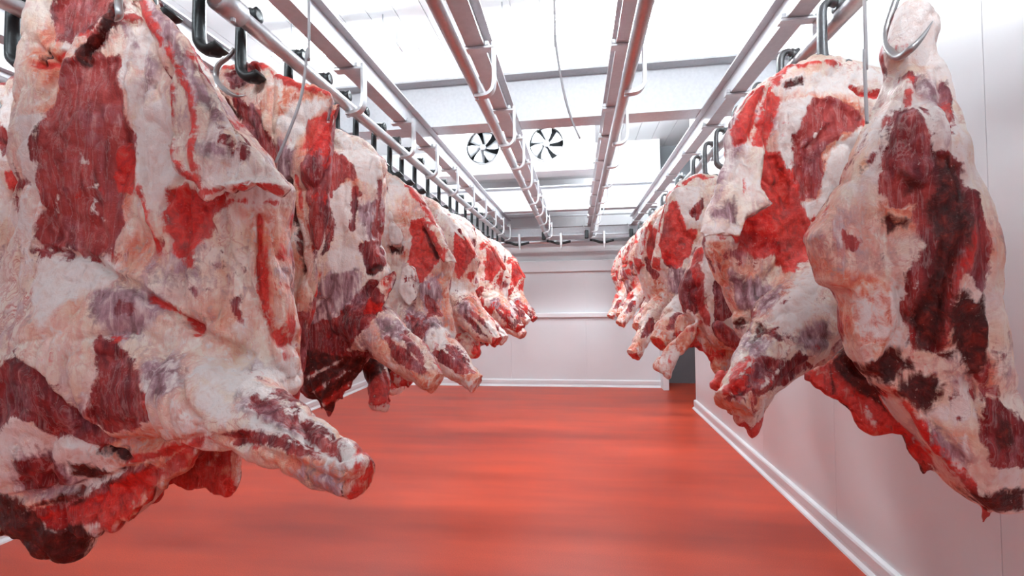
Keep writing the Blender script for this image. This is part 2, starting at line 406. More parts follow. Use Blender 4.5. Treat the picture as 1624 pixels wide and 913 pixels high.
r = bmesh.ops.extrude_face_region(bm, geom=bm.faces[:]); bmesh.ops.translate(bm, verts=[v for v in r['geom'] if isinstance(v, bmesh.types.BMVert)], vec=(0, .03, 0))
mesh_obj('front_sheet', bm, M['housing'], ev)
bm = bmesh.new(); box(bm, (-1.25, .03, .03), (1.05, .5, .70)); 
for f in list(bm.faces):
    if f.normal.y < -.9: bm.faces.remove(f)
mesh_obj('housing', bm, M['housing'], ev)
bm = bmesh.new(); box(bm, (-1.2, .3, .02), (1.0, .42, .69)); mesh_obj('coil_block', bm, M['void'], ev)
bm = bmesh.new(); prism(bm, [(-.02, 0), (.52, 0), (.5, -.05), (.25, -.07), (0, -.05)], 'x', -1.27, 1.07); mesh_obj('drip_tray', bm, M['housing'], ev)
bm = bmesh.new(); tube(bm, [(.02, .2, -.06), (.02, .2, -.2)], .03, 12); mesh_obj('drain_pipe', bm, M['trim'], ev, True)
for k, cx in enumerate(fx):
    f = bpy.data.objects.new('fan', None); C.objects.link(f); f.parent = ev; f.location = (cx, 0, fz); f['label'] = ['left fan of the cooler with grey blades', 'right fan of the cooler with grey blades'][k]
    bm = bmesh.new(); n = 40
    pr = [(R0, -.02), (R0 + .012, -.02), (R0 + .012, .06), (R0, .06)]
    rings = [[bm.verts.new((cos(2 * pi * j / n) * r_, h_, sin(2 * pi * j / n) * r_)) for j in range(n)] for r_, h_ in pr]
    for a in range(4):
        for j in range(n): bm.faces.new((rings[a][j], rings[a][(j + 1) % n], rings[(a + 1) % 4][(j + 1) % n], rings[(a + 1) % 4][j]))
    mesh_obj('ring', bm, M['steel'], f, True)
    bm = bmesh.new(); lathe(bm, [(.001, -.03), (.035, -.028), (.045, -.01), (.045, .06), (.001, .06)], 'y', (0, 0, 0), 20); mesh_obj('hub', bm, M['fan'], f, True)
    for b_ in range(6):
        bm = bmesh.new(); a0 = 2 * pi * b_ / 6 + .3 * k; g = []
        for rr, wd in ((.04, .42), (.10, .38), (.17, .39), (.228, .36)):
            row = []
            for q in (-1, -.3, .4, 1):
                an = a0 + q * wd + (rr - .04) * 1.2; row.append(bm.verts.new((cos(an) * rr, .02 + .028 * q, sin(an) * rr)))
            g.append(row)
        for a in range(3):
            for q in range(3): bm.faces.new((g[a][q], g[a][q + 1], g[a + 1][q + 1], g[a + 1][q]))
        r = bmesh.ops.extrude_face_region(bm, geom=bm.faces[:]); bmesh.ops.translate(bm, verts=[v for v in r['geom'] if isinstance(v, bmesh.types.BMVert)], vec=(0, .004, 0))
        mesh_obj('blade', bm, M['fan'], f, True)
    for s in range(3):
        bm = bmesh.new(); an = 2 * pi * s / 3 + .5; tube(bm, [(0, .085, 0), (cos(an) * R0, .085, sin(an) * R0)], .006, 6); mesh_obj('stay', bm, M['galv'], f, True)

# ---------------------------------------------------------------- meat modelling
import numpy as np
MARKS = ('mus', 'red', 'mem', 'wht', 'drk', 'stn')

def _hash(ix, iy, iz):
    h = (ix * 374761393 + iy * 668265263 + iz * 1274126177) & 0xffffffff
    h = ((h ^ (h >> 13)) * 1274126177) & 0xffffffff
    return ((h ^ (h >> 16)) & 0xffff).astype(np.float32) / 65535.0

def vnoise(p):
    i = np.floor(p).astype(np.int64); f = (p - i).astype(np.float32)
    f = f * f * (3 - 2 * f); x, y, z = i.T; out = 0
    for a in (0, 1):
        for b in (0, 1):
            for c in (0, 1):
                w = (f[:, 0] if a else 1 - f[:, 0]) * (f[:, 1] if b else 1 - f[:, 1]) * (f[:, 2] if c else 1 - f[:, 2])
                out = out + w * _hash(x + a, y + b, z + c)
    return out * 2 - 1

def fbm(p, s, octs=3):
    o = 0; a = 1.0; t = 0
    for k in range(octs):
        o = o + a * vnoise(p * s + 17.3 * k); t += a; a *= .5; s *= 2.07
    return o / t

def seg_dist(X, Z, A, B):
    dx, dz = B[0] - A[0], B[1] - A[1]
    t = np.clip(((X - A[0]) * dx + (Z - A[1]) * dz) / (dx * dx + dz * dz + 1e-12), 0, 1)
    return np.hypot(X - A[0] - t * dx, Z - A[1] - t * dz)

def poly_sd(X, Z, P):
    """signed distance to a polygon, positive inside"""
    d = np.full(X.shape, 1e9, np.float32); ins = np.zeros(X.shape, bool); n = len(P)
    for k in range(n):
        A, B = P[k], P[(k + 1) % n]
        d = np.minimum(d, seg_dist(X, Z, A, B))
        if A[1] != B[1]:
            c = (A[1] > Z) != (B[1] > Z)
            ins ^= c & (X < (B[0] - A[0]) * (Z - A[1]) / (B[1] - A[1]) + A[0])
    return np.where(ins, d, -d)

def line_d(X, Z, P):
    d = np.full(X.shape, 1e9, np.float32)
    for k in range(len(P) - 1):
        d = np.minimum(d, seg_dist(X, Z, P[k], P[k + 1]))
    return d

def smin(a, b, k):
    h = np.clip(.5 + .5 * (b - a) / k, 0, 1)
    return b + (a - b) * h - k * h * (1 - h)

def round_poly(P, it=1):
    for _ in range(it):
        Q = []
        for k in range(len(P)):
            a, b = np.array(P[k]), np.array(P[(k + 1) % len(P)])
            Q += [tuple(a * .78 + b * .22), tuple(a * .22 + b * .78)]
        P = Q
    return P

def field(pieces, res):
    """distance field of all pieces on a grid; metres, y = depth (towards the back positive)"""
    lo = np.array([1e9] * 3); hi = -lo
    for p in pieces:
        if p['t'] == 'slab':
            q = np.array(p['poly']); bmp = sum(max(0, b[4]) for b in p.get('bumps', ()))
            tx, tz = p.get('tilt', (0, 0)); c = q.mean(0)
            s = np.abs(q - c).max(0); e = abs(tx) * s[0] + abs(tz) * s[1]
            a = np.array([q[:, 0].min(), p['y'] - p['h'] - min(bmp, .16) - e, q[:, 1].min()])
            b = np.array([q[:, 0].max(), p['y'] + p['h'] + e, q[:, 1].max()])
        else:
            q = np.array(p['pts']); a = (q[:, :3] - q[:, 3:]).min(0); b = (q[:, :3] + q[:, 3:]).max(0)
        lo = np.minimum(lo, a); hi = np.maximum(hi, b)
    lo -= .04; hi += .04
    n = np.ceil((hi - lo) / res).astype(int) + 1
    xs, ys, zs = [(lo[i] + res * np.arange(n[i])).astype(np.float32) for i in range(3)]
    X2, Z2 = np.meshgrid(xs, zs, indexing='ij')
    F = None; ID = None
    for k, p in enumerate(pieces):
        if p['t'] == 'slab':
            d = -poly_sd(X2, Z2, round_poly(p['poly'], p.get('round', 1)))
            c = np.array(p['poly']).mean(0); tx, tz = p.get('tilt', (0, 0))
            mid = p['y'] + tx * (X2 - c[0]) + tz * (Z2 - c[1]); h = np.full(X2.shape, p['h'], np.float32)
            for (bx, bz, rx, rz, am) in p.get('bumps', ()):
                g = am * np.exp(-((X2 - bx) / rx) ** 2 - ((Z2 - bz) / rz) ** 2)
                mid = mid - g / 2; h = h + g / 2
            h = np.maximum(h, .006)
            r = np.minimum(p['r'], h)[:, None, :]
            q1 = d[:, None, :] + r
            q2 = np.abs(ys[None, :, None] - mid[:, None, :]) - h[:, None, :] + r
            f = np.minimum(np.maximum(q1, q2), 0) + np.hypot(np.maximum(q1, 0), np.maximum(q2, 0)) - r
        else:
            f = None; P = p['pts']; X, Y, Z = xs[:, None, None], ys[None, :, None], zs[None, None, :]
            for A, B in zip(P[:-1], P[1:]):
                D = np.array(B[:3]) - np.array(A[:3]); L = D @ D
                t = np.clip(((X - A[0]) * D[0] + (Y - A[1]) * D[1] + (Z - A[2]) * D[2]) / L, 0, 1)
                g = np.sqrt((X - A[0] - t * D[0]) ** 2 + (Y - A[1] - t * D[1]) ** 2 + (Z - A[2] - t * D[2]) ** 2) - (A[3] + t * (B[3] - A[3]))
                f = g if f is None else smin(f, g, .02)
            if p.get('cut') is not None:
                A, B = np.array(P[-2][:3]), np.array(P[-1][:3]); nn = (B - A) / np.linalg.norm(B - A); E = B + nn * p['cut']
                f = np.maximum(f, (X - E[0]) * nn[0] + (Y - E[1]) * nn[1] + (Z - E[2]) * nn[2])
        f = f.astype(np.float32)
        if F is None:
            F = f; ID = np.zeros(F.shape, np.int8)
        else:
            ID[f < F] = k
            F = smin(F, f, p.get('k', .02))
    F[0] = F[-1] = 1; F[:, 0] = F[:, -1] = 1; F[:, :, 0] = F[:, :, -1] = 1
    return F, ID, lo, res

def surface_nets(F, lo, res):
    S = F < 0
    c = [S[a:S.shape[0] - 1 + a, b:S.shape[1] - 1 + b, d:S.shape[2] - 1 + d] for a in (0, 1) for b in (0, 1) for d in (0, 1)]
    cnt = sum(x.astype(np.int8) for x in c)
    act = (cnt > 0) & (cnt < 8)
    I = np.argwhere(act); idx = -np.ones(act.shape, np.int32); idx[act] = np.arange(len(I))
    offs = [(a, b, d) for a in (0, 1) for b in (0, 1) for d in (0, 1)]
    vals = [F[I[:, 0] + o[0], I[:, 1] + o[1], I[:, 2] + o[2]] for o in offs]
    acc = np.zeros((len(I), 3)); num = np.zeros(len(I))
    for i in range(8):
        for j in range(i + 1, 8):
            df = [abs(offs[i][k] - offs[j][k]) for k in range(3)]
            if sum(df) != 1: continue
            m = (vals[i] < 0) != (vals[j] < 0)
            t = vals[i][m] / (vals[i][m] - vals[j][m])
            acc[m] += np.array(offs[i]) + t[:, None] * (np.array(offs[j]) - np.array(offs[i])); num[m] += 1
    V = lo + res * (I + acc / num[:, None])
    Q = []
    for ax in range(3):
        b, d = [(1, 2), (2, 0), (0, 1)][ax]
        s0 = [slice(None)] * 3; s1 = [slice(None)] * 3
        s0[ax] = slice(0, -1); s1[ax] = slice(1, None)
        a0, a1 = S[tuple(s0)], S[tuple(s1)]
        E = np.argwhere(a0 != a1); E = E[(E[:, b] > 0) & (E[:, d] > 0)]
        flip = a0[tuple(E.T)]
        def cell(db, dd):
            e = E.copy(); e[:, b] -= db; e[:, d] -= dd
            return idx[tuple(e.T)]
        q = np.stack([cell(1, 1), cell(0, 1), cell(0, 0), cell(1, 0)], 1)
        q[~flip] = q[~flip][:, ::-1]
        Q.append(q)
    return V, np.concatenate(Q), I

def vnormals(V, Q):
    n = np.cross(V[Q[:, 2]] - V[Q[:, 0]], V[Q[:, 3]] - V[Q[:, 1]])
    N = np.zeros_like(V)
    for k in range(4): 
        for a in range(3): N[:, a] += np.bincount(Q[:, k], n[:, a], len(V))
    return N / (np.linalg.norm(N, axis=1, keepdims=True) + 1e-12)

def make_meat(spec, seed=0.0):
    F, ID, lo, res = field(spec['pieces'], spec['res'])
    V, Q, I = surface_nets(F, lo, res)
    pid = ID[tuple(I.T)]
    N = vnormals(V, Q)
    front = np.clip((-N[:, 1] + .15) * 4, 0, 1)
    X, Z = V[:, 0].astype(np.float32), V[:, 2].astype(np.float32)
    P = V + seed
    # loose colouring that also covers the sides and the back
    n1 = fbm(P, 9); n2 = fbm(P + 5, 7); n3 = fbm(P + 9, 12); n4 = fbm(P + 13, 6)
    back = dict(mus=n1 * .05 - .006, red=n3 * .05 - .02, mem=n2 * .05 - .01, wht=-n2 * .05 - .02, drk=n4 * .05 - .022, stn=n3 * .05 + .0)
    fr0 = dict(mus=n1 * .034 - .019, red=n3 * .034 - .021, mem=n2 * .04 - .018, wht=-n2 * .04 - .012, drk=np.full(len(V), -.04), stn=n4 * .04 - .012)
    at = {}; disp = np.zeros(len(V))
    for m in MARKS:
        at[m] = fr0[m].copy() + spec.get('bias', {}).get(m, 0)
    for mk in spec['marks']:
        kind, pts = mk[0], mk[1]
        kw = mk[2] if len(mk) > 2 else {}
        pts = np.array(pts)
        if 'hw' in kw:
            pad = kw['hw'] + .05
        else: pad = .05
        sel = (X > pts[:, 0].min() - pad) & (X < pts[:, 0].max() + pad) & (Z > pts[:, 1].min() - pad) & (Z < pts[:, 1].max() + pad)
        if not sel.any(): continue
        x, z = X[sel], Z[sel]
        wob = .006 * fbm(P[sel] + 31, 26, 2) + .007 * fbm(P[sel] + 57, 11, 2)
        sd = (kw['hw'] - line_d(x, z, pts)) if 'hw' in kw else poly_sd(x, z, pts)
        sd = sd + wob
        if 'd' in kw:
            disp[sel] += kw['d'] * np.clip(.5 + sd / (.012 if 'hw' not in kw else kw['hw'] * 1.2), 0, 1) * front[sel]
        if kind in at:
            s = np.clip(sd, -.04, .04) + kw.get('b', 0)
            at[kind][sel] = np.maximum(at[kind][sel], s)
            if kind in ('mus', 'red', 'drk', 'mem'):   # the patch clears paler marks under it
                for o in ('wht', 'stn', 'mem', 'drk', 'mus'):
                    if o != kind and o in ('wht', 'stn'): at[o][sel] = np.minimum(at[o][sel], np.clip(-sd, -.04, .04) + .012)
            if kind == 'wht':
                for o in ('mus', 'red', 'mem', 'stn', 'drk'): at[o][sel] = np.minimum(at[o][sel], np.clip(-sd, -.04, .04) + .006)
    for m in MARKS:
        at[m] = (at[m] * front + back[m] * (1 - front)).astype(np.float32)
    for k, p in enumerate(spec['pieces']):          # pieces of one colour of their own
        for m, v in p.get('paint', {}).items():
            s = pid == k; at[m][s] = at[m][s] + v
    am = spec.get('lump', 1.0)
    rg1 = 1 - np.abs(fbm(P * np.array([1, 1, .6]) + 91, 6, 2)) * 2.2; rg2 = 1 - np.abs(fbm(P * np.array([1.2, 1, .45]) + 23, 13, 2)) * 2.2
    disp -= am * (.016 * np.clip(rg1, 0, 1) ** 4 + .008 * np.clip(rg2, 0, 1) ** 4)   # creases between muscles
    disp += am * (.014 * fbm(P + 3, 8, 2) + .0045 * fbm(P + 40, 24, 2) + .0022 * fbm(P + 70, 60, 2))
    # muscle bundles and fascia: long shallow furrows running down the piece
    st = P * np.array([1, 1, .22]); disp += am * .004 * np.abs(fbm(st + 11, 22, 2)) * (at['mus'] + .04) / .06
    V = V + N * disp[:, None]
    N = vnormals(V, Q)
    return V, N, Q, pid, at

# shapes and colour marks of the carcasses, metres from each hook point (x right, z up)
MEAT = {}
MEAT['near_left'] = dict(o=(-1.09, 1.12, 2.29), res=.005, lump=1, bias=dict(),
 pieces=[
  dict(t='slab', part='body', poly=[(-.337, .173), (-.405, .101), (-.43, -.017), (-.437, -.182), (-.431, -.311), (-.422, -.458), (-.437, -.603), (-.457, -.783), (-.481, -.928), (-.501, -1.072), (-.504, -1.18), (-.495, -1.269), (-.528, -1.342), (-.566, -1.424), (-.515, -1.435), (-.461, -1.449), (-.426, -1.425), (-.388, -1.455), (-.377, -1.482), (-.315, -1.496), (-.285, -1.473), (-.275, -1.448), (-.234, -1.425), (-.224, -1.401), (-.184, -1.405), (-.135, -1.375), (-.076, -1.333), (-.051, -1.283), (.03, -1.232), (.106, -1.171), (.235, -1.093), (.308, -1.058), (.358, -1.028), (.366, -.975), (.352, -.86), (.336, -.727), (.323, -.61), (.332, -.527), (.343, -.487), (.311, -.45), (.21, -.338), (.135, -.222), (.048, -.083), (-.026, .002), (-.086, .103), (-.171, .161), (-.316, .185)], y=0, h=.075, r=.055, bumps=[(-.204, -.933, .291, .23, .12), (-.249, -.387, .184, .26, .05), (-.384, -1.2, .169, .138, .05), (.124, -.37, .107, .199, .03), (-.201, -1.316, .184, .061, -.02)]),
  dict(t='slab', part='flank_flap', poly=[(.017, .031), (.108, -.093), (.174, -.168), (.25, -.291), (.316, -.392), (.405, -.487), (.433, -.524), (.414, -.546), (.356, -.529), (.294, -.544), (.236, -.561), (.211, -.534), (.188, -.506), (.157, -.471), (.128, -.415), (.133, -.285), (.109, -.205), (.056, -.123), (-.01, -.045)], y=-.135, h=.017, r=.017, bumps=[(.253, -.435, .054, .081, .02), (.353, -.52, .081, .016, .025)], tilt=(.1, .1), k=.008, round=0),
  dict(t='cone', part='shank', pts=[(-.056, -.02, -.975, .128), (.207, -.1, -1.037, .106), (.445, -.17, -1.084, .078), (.569, -.21, -1.122, .057), (.643, -.24, -1.145, .043)], k=.05, cut=.012),
  dict(t='slab', part='rib_sheet', poly=[(-.202, -1.325), (-.15, -1.176), (.035, -1.135), (.164, -1.15), (.141, -1.261), (.107, -1.344), (.079, -1.331), (.045, -1.343), (.027, -1.315), (-.009, -1.335), (-.046, -1.329), (-.083, -1.312), (-.112, -1.335), (-.139, -1.377)], y=.08, h=.014, r=.014, bumps=[], k=.02, paint=dict(drk=.02, red=.03, stn=.03)),
  dict(t='slab', part='ragged_edge', poly=[(-.511, -1.315), (-.35, -1.274), (-.174, -1.251), (.014, -1.179), (.158, -1.127), (.105, -1.211), (.047, -1.245), (.036, -1.268), (.006, -1.263), (-.004, -1.305), (-.038, -1.32), (-.064, -1.357), (-.086, -1.348), (-.112, -1.382), (-.131, -1.367), (-.154, -1.378), (-.158, -1.401), (-.181, -1.392), (-.196, -1.419), (-.215, -1.411), (-.235, -1.402), (-.289, -1.408), (-.344, -1.395), (-.368, -1.423), (-.388, -1.41), (-.429, -1.416), (-.459, -1.408), (-.51, -1.417)], y=-.06, h=.014, r=.01, bumps=[], k=.012, round=0, paint=dict(red=.012, drk=.016, stn=.03)),
  dict(t='slab', part='neck_end', poly=[(-.487, -1.349), (-.382, -1.396), (-.357, -1.467), (-.32, -1.485), (-.276, -1.489), (-.252, -1.461), (-.256, -1.423), (-.221, -1.396), (-.281, -1.339), (-.404, -1.31)], y=-.02, h=.045, r=.045, bumps=[], k=.03, paint=dict(drk=.035))],
 marks=[
  ('mus', [(-.185, -.158), (-.164, -.142), (-.126, -.153), (-.092, -.156), (-.086, -.216), (-.069, -.255), (-.057, -.316), (-.042, -.371), (-.033, -.415), (-.051, -.463), (-.067, -.53), (-.078, -.597), (-.089, -.642), (-.115, -.659), (-.137, -.666), (-.186, -.637), (-.227, -.626), (-.261, -.633), (-.273, -.589), (-.25, -.511), (-.262, -.46), (-.263, -.327), (-.254, -.273), (-.227, -.206), (-.212, -.164)], dict(d=-.008, b=.014)),
  ('stn', [(-.199, -.153), (-.08, -.152), (-.052, -.316), (-.024, -.432), (-.051, -.546), (-.111, -.625), (-.209, -.608), (-.285, -.556), (-.271, -.282)], dict(b=.024)),
  ('wht', [(-.169, -.398), (-.154, -.394), (-.139, -.433), (-.167, -.439)], dict(b=.004)),
  ('wht', [(-.161, -.496), (-.123, -.516), (-.135, -.544), (-.106, -.575), (-.125, -.585), (-.151, -.539)], dict(b=.004)),
  ('wht', [(-.17, -.478), (-.121, -.475), (-.124, -.497), (-.162, -.501)], dict(b=.004)),
  ('wht', [(-.256, -.543), (-.222, -.501), (-.262, -.593)], dict(b=.004)),
  ('red', [(-.077, -.372), (-.053, -.378), (-.025, -.416), (-.016, -.475), (-.023, -.513), (-.075, -.497), (-.095, -.462)], dict(d=.004, b=.004)),
  ('mus', [(-.309, .015), (-.27, .08), (-.097, .061), (-.11, -.016), (-.164, -.051), (-.228, -.079), (-.271, -.071), (-.283, -.045)], dict(d=-.01, b=.014)),
  ('stn', [(-.309, .015), (-.27, .08), (-.097, .061), (-.11, -.016), (-.224, -.052)], dict(b=.004)),
  ('drk', [(-.087, -.021), (-.096, -.051), (-.164, -.123), (-.178, -.15), (-.176, -.115), (-.12, -.067), (-.102, -.015)], dict(d=-.03, b=.014)),
  ('red', [(.005, -.047), (-.11, -.044), (-.166, -.094), (-.189, -.152)], dict(hw=.008, d=.006)),
  ('red', [(-.247, -.124), (-.286, -.154), (-.321, -.148)], dict(hw=.011, d=-.01)),
  ('drk', [(-.298, -.109), (-.309, -.144)], dict(hw=.008, d=-.012)),
  ('stn', [(-.323, -.008), (-.275, -.047), (-.253, -.1), (-.166, -.094), (-.189, -.146), (-.247, -.174), (-.288, -.21), (-.361, -.141), (-.352, -.057)], dict(b=.004)),
  ('mem', [(-.077, -.052), (.04, -.176), (-.009, -.271), (-.033, -.265), (.003, -.186), (-.058, -.105)], dict(b=.004)),
  ('mem', [(-.052, -.151), (-.025, -.137), (-.071, -.216)], dict(b=.004)),
  ('red', [(.012, .007), (.068, -.096), (.121, -.176), (.161, -.244), (.189, -.292), (.205, -.352), (.207, -.401), (.217, -.474)], dict(hw=.009, d=.008)),
  ('red', [(.147, -.273), (.149, -.318), (.149, -.393), (.166, -.456), (.2, -.496), (.228, -.517)], dict(hw=.007, d=.006)),
  ('mem', [(.062, -.045), (.134, -.155), (.199, -.267), (.273, -.355), (.248, -.355), (.184, -.281), (.133, -.177), (.089, -.116)], dict(b=.014)),
  ('mem', [(.221, -.421), (.275, -.4), (.318, -.438), (.299, -.467), (.244, -.46)], dict(b=.01)),
  ('red', [(.081, -.505), (.208, -.513), (.197, -.56), (.174, -.62), (.134, -.646), (.134, -.692), (.093, -.654), (.062, -.58)], dict(d=-.008, b=.012)),
  ('mus', [(.089, -.513), (.208, -.528), (.174, -.562), (.13, -.616), (.104, -.583)], dict(b=.01)),
  ('red', [(.001, -.498), (.023, -.58), (.048, -.655)], dict(hw=.006)),
  ('red', [(.419, -.535), (.323, -.532), (.339, -.534), (.243, -.536), (.197, -.558), (.221, -.543)], dict(hw=.006)),
  ('red', [(.306, -.579), (.31, -.727), (.325, -.82), (.358, -.897)], dict(hw=.008, d=-.016)),
  ('mus', [(.232, -.782), (.261, -.773), (.264, -.838), (.247, -.818)], dict(b=.004)),
  ('mus', [(.138, -.751), (.148, -.751), (.15, -.774)], dict(b=.004)),
  ('stn', [(.26, -.555), (.335, -.551), (.333, -.695), (.37, -.99), (.345, -.92), (.322, -.793), (.295, -.667)], dict(b=.004)),
  ('stn', [(.334, -.856), (.357, -.894), (.346, -1.032), (.359, -.983)], dict(b=.004)),
  ('mem', [(-.089, -.757), (.03, -.763), (.066, -.784), (.043, -.815), (.011, -.863), (-.029, -.874), (-.034, -.833), (-.075, -.803)], dict(b=.012)),
  ('mus', [(-.028, -.78), (.021, -.785), (.008, -.819), (-.027, -.818)], dict(b=-.002)),
  ('red', [(.039, -.773), (.101, -.805), (.159, -.86)], dict(hw=.005, d=-.008)),
  ('stn', [(-.052, -.884), (.03, -.93), (.103, -1.02), (.099, -1.056), (.014, -1.056), (-.016, -.965)], dict(b=0)),
  ('mus', [(-.06, -.877), (-.025, -.882), (.025, -.927), (.06, -.957), (.102, -1.014), (.079, -1.025), (.102, -1.057), (-.024, -1.097), (-.091, -1.071), (-.064, -1.033), (-.04, -.995), (-.025, -.951)], dict(d=-.006, b=.01)),
  ('mem', [(-.111, -1.026), (-.059, -1.01), (-.07, -1.069), (-.105, -1.074)], dict(b=.004)),
  ('mem', [(.077, -.93), (.136, -.924), (.204, -.961), (.16, -1.014), (.103, -1.005)], dict(b=.008)),
  ('mus', [(-.309, -.951), (-.249, -.904), (-.186, -.963), (-.142, -1.031), (-.099, -1.062), (-.087, -1.098), (-.06, -1.126), (-.091, -1.142), (-.129, -1.124), (-.15, -1.101), (-.191, -1.113), (-.219, -1.067), (-.271, -1.042), (-.344, -1.095)], dict(d=-.008, b=.012)),
  ('mem', [(-.293, -1.149), (-.22, -1.154), (-.189, -1.212), (-.163, -1.267), (-.236, -1.286), (-.33, -1.275), (-.304, -1.203)], dict(b=.016)),
  ('mus', [(-.295, -1.183), (-.228, -1.177), (-.2, -1.244), (-.229, -1.273), (-.317, -1.268)], dict(b=0)),
  ('drk', [(-.076, -1.154), (-.026, -1.179), (-.053, -1.196), (-.098, -1.164)], dict(d=-.02, b=.004)),
  ('drk', [(-.18, -1.187), (-.112, -1.205), (-.053, -1.215), (-.14, -1.258), (-.195, -1.235)], dict(b=-.004)),
  ('red', [(-.363, -1.341), (-.19, -1.305), (-.064, -1.228), (.03, -1.193), (.052, -1.22), (-.128, -1.349), (-.279, -1.402), (-.312, -1.376)], dict(b=-.008)),
  ('mus', [(-.35, -1.329), (-.19, -1.294), (-.064, -1.223), (.03, -1.193), (.003, -1.246), (-.154, -1.325), (-.274, -1.39)], dict(b=.002)),
  ('stn', [(-.311, -1.311), (-.154, -1.292), (.006, -1.209), (-.098, -1.306)], dict(b=.014)),
  ('drk', [(-.433, -1.289), (-.372, -1.308), (-.312, -1.372), (-.274, -1.395), (-.192, -1.388), (-.171, -1.475), (-.312, -1.477), (-.452, -1.448)], dict(b=.014)),
  ('drk', [(-.311, -1.311), (-.183, -1.282), (-.25, -1.313)], dict(b=-.001)),
  ('stn', [(-.098, -1.138), (.086, -1.103), (.242, -1.081), (.299, -1.089), (.021, -1.213), (-.064, -1.2), (-.149, -1.198)], dict(b=.024)),
  ('red', [(-.053, -1.191), (.045, -1.168), (.284, -1.097)], dict(hw=.011)),
  ('mus', [(.359, -.99), (.379, -.988), (.455, -1.003), (.515, -1.034), (.564, -1.052), (.596, -1.066), (.622, -1.098), (.6, -1.087), (.557, -1.072), (.512, -1.057), (.457, -1.032), (.393, -1.012)], dict(d=-.005, b=0)),
  ('mem', [(.345, -.981), (.382, -.979), (.454, -1.002), (.528, -1.039), (.598, -1.067), (.635, -1.1), (.598, -1.091), (.506, -1.063), (.396, -1.02)], dict(b=.016)),
  ('mem', [(.319, -.954), (.311, -.951), (.395, -.979), (.396, -.985), (.347, -.97)], dict(b=.014)),
  ('mus', [(.338, -1.073), (.4, -1.056), (.48, -1.058), (.552, -1.086), (.585, -1.102), (.554, -1.095), (.488, -1.088), (.429, -1.087), (.363, -1.095)], dict(d=-.004, b=.004)),
  ('stn', [(.421, -1.104), (.493, -1.103), (.589, -1.089), (.671, -1.112), (.636, -1.194), (.581, -1.158), (.497, -1.128)], dict(b=.016)),
  ('stn', [(.645, -1.099), (.671, -1.119), (.67, -1.186), (.628, -1.164)], dict(b=.024)),
  ('red', [(.669, -1.111), (.66, -1.145), (.644, -1.187)], dict(hw=.008)),
  ('wht', [(.236, -.965), (.277, -.963), (.367, -1.031), (.324, -1.052), (.264, -1.025)], dict(b=.004)),
  ('stn', [(.219, -1.026), (.269, -1.077), (.354, -1.091), (.299, -1.089), (.227, -1.081)], dict(b=.014)),
  ('wht', [(-.268, -.656), (-.133, -.666), (-.042, -.693), (-.064, -.74), (-.161, -.77), (-.184, -.845), (-.27, -.736)], dict(b=.004)),
  ('wht', [(-.024, -.285), (.07, -.265), (.144, -.402), (.074, -.505), (.023, -.548), (-.024, -.399)], dict(b=.004)),
  ('wht', [(.257, -.483), (.368, -.514), (.406, -.52), (.349, -.533), (.271, -.554)], dict(b=.004)),
  ('wht', [(-.35, -.305), (-.271, -.298), (-.269, -.494), (-.324, -.488)], dict(b=.004)),
  ('wht', [(.336, -.963), (.478, -1.013), (.599, -1.07), (.659, -1.102), (.656, -1.103), (.582, -1.062), (.465, -1.006), (.358, -.977)], dict(b=.016)),
  ('wht', [(.396, -1.027), (.513, -1.066), (.635, -1.102), (.602, -1.101), (.495, -1.075), (.398, -1.046)], dict(b=.008)),
  ('grv', [(-.284, -.638), (-.133, -.671), (.03, -.77), (.159, -.86), (.295, -.923)], dict(hw=.009, d=-.016)),
  ('grv', [(-.292, -.897), (-.185, -.963), (-.126, -1.052), (-.059, -1.132), (.049, -1.137)], dict(hw=.011, d=-.014)),
  ('grv', [(.184, -.949), (.23, -1.012), (.281, -1.074), (.393, -1.095)], dict(hw=.009, d=-.012)),
  ('grv', [(.403, -1.027), (.52, -1.066), (.629, -1.098)], dict(hw=.006, d=-.008)),
  ('grv', [(.339, -1.071), (.5, -1.104), (.648, -1.151)], dict(hw=.008, d=-.008)),
  ('grv', [(-.292, -.276), (-.266, -.462), (-.284, -.638)], dict(hw=.012, d=.012)),
  ('grv', [(-.043, -.169), (-.029, -.334), (-.005, -.498), (.041, -.629)], dict(hw=.011, d=.012)),
  ('grv', [(.121, -.152), (.132, -.275), (.146, -.421), (.055, -.549)], dict(hw=.008, d=-.012)),
  ('grv', [(-.362, -.073), (-.247, -.157), (-.288, -.243)], dict(hw=.009, d=-.014)),
  ('grv', [(.166, -.554), (.243, -.697), (.322, -.824)], dict(hw=.008, d=-.01)),
  ('grv', [(-.169, -1.127), (-.058, -1.164), (.242, -1.095)], dict(hw=.008, d=-.012)),
  ('grv', [(-.355, -1.286), (-.197, -1.273), (-.003, -1.199)], dict(hw=.009, d=-.014))])
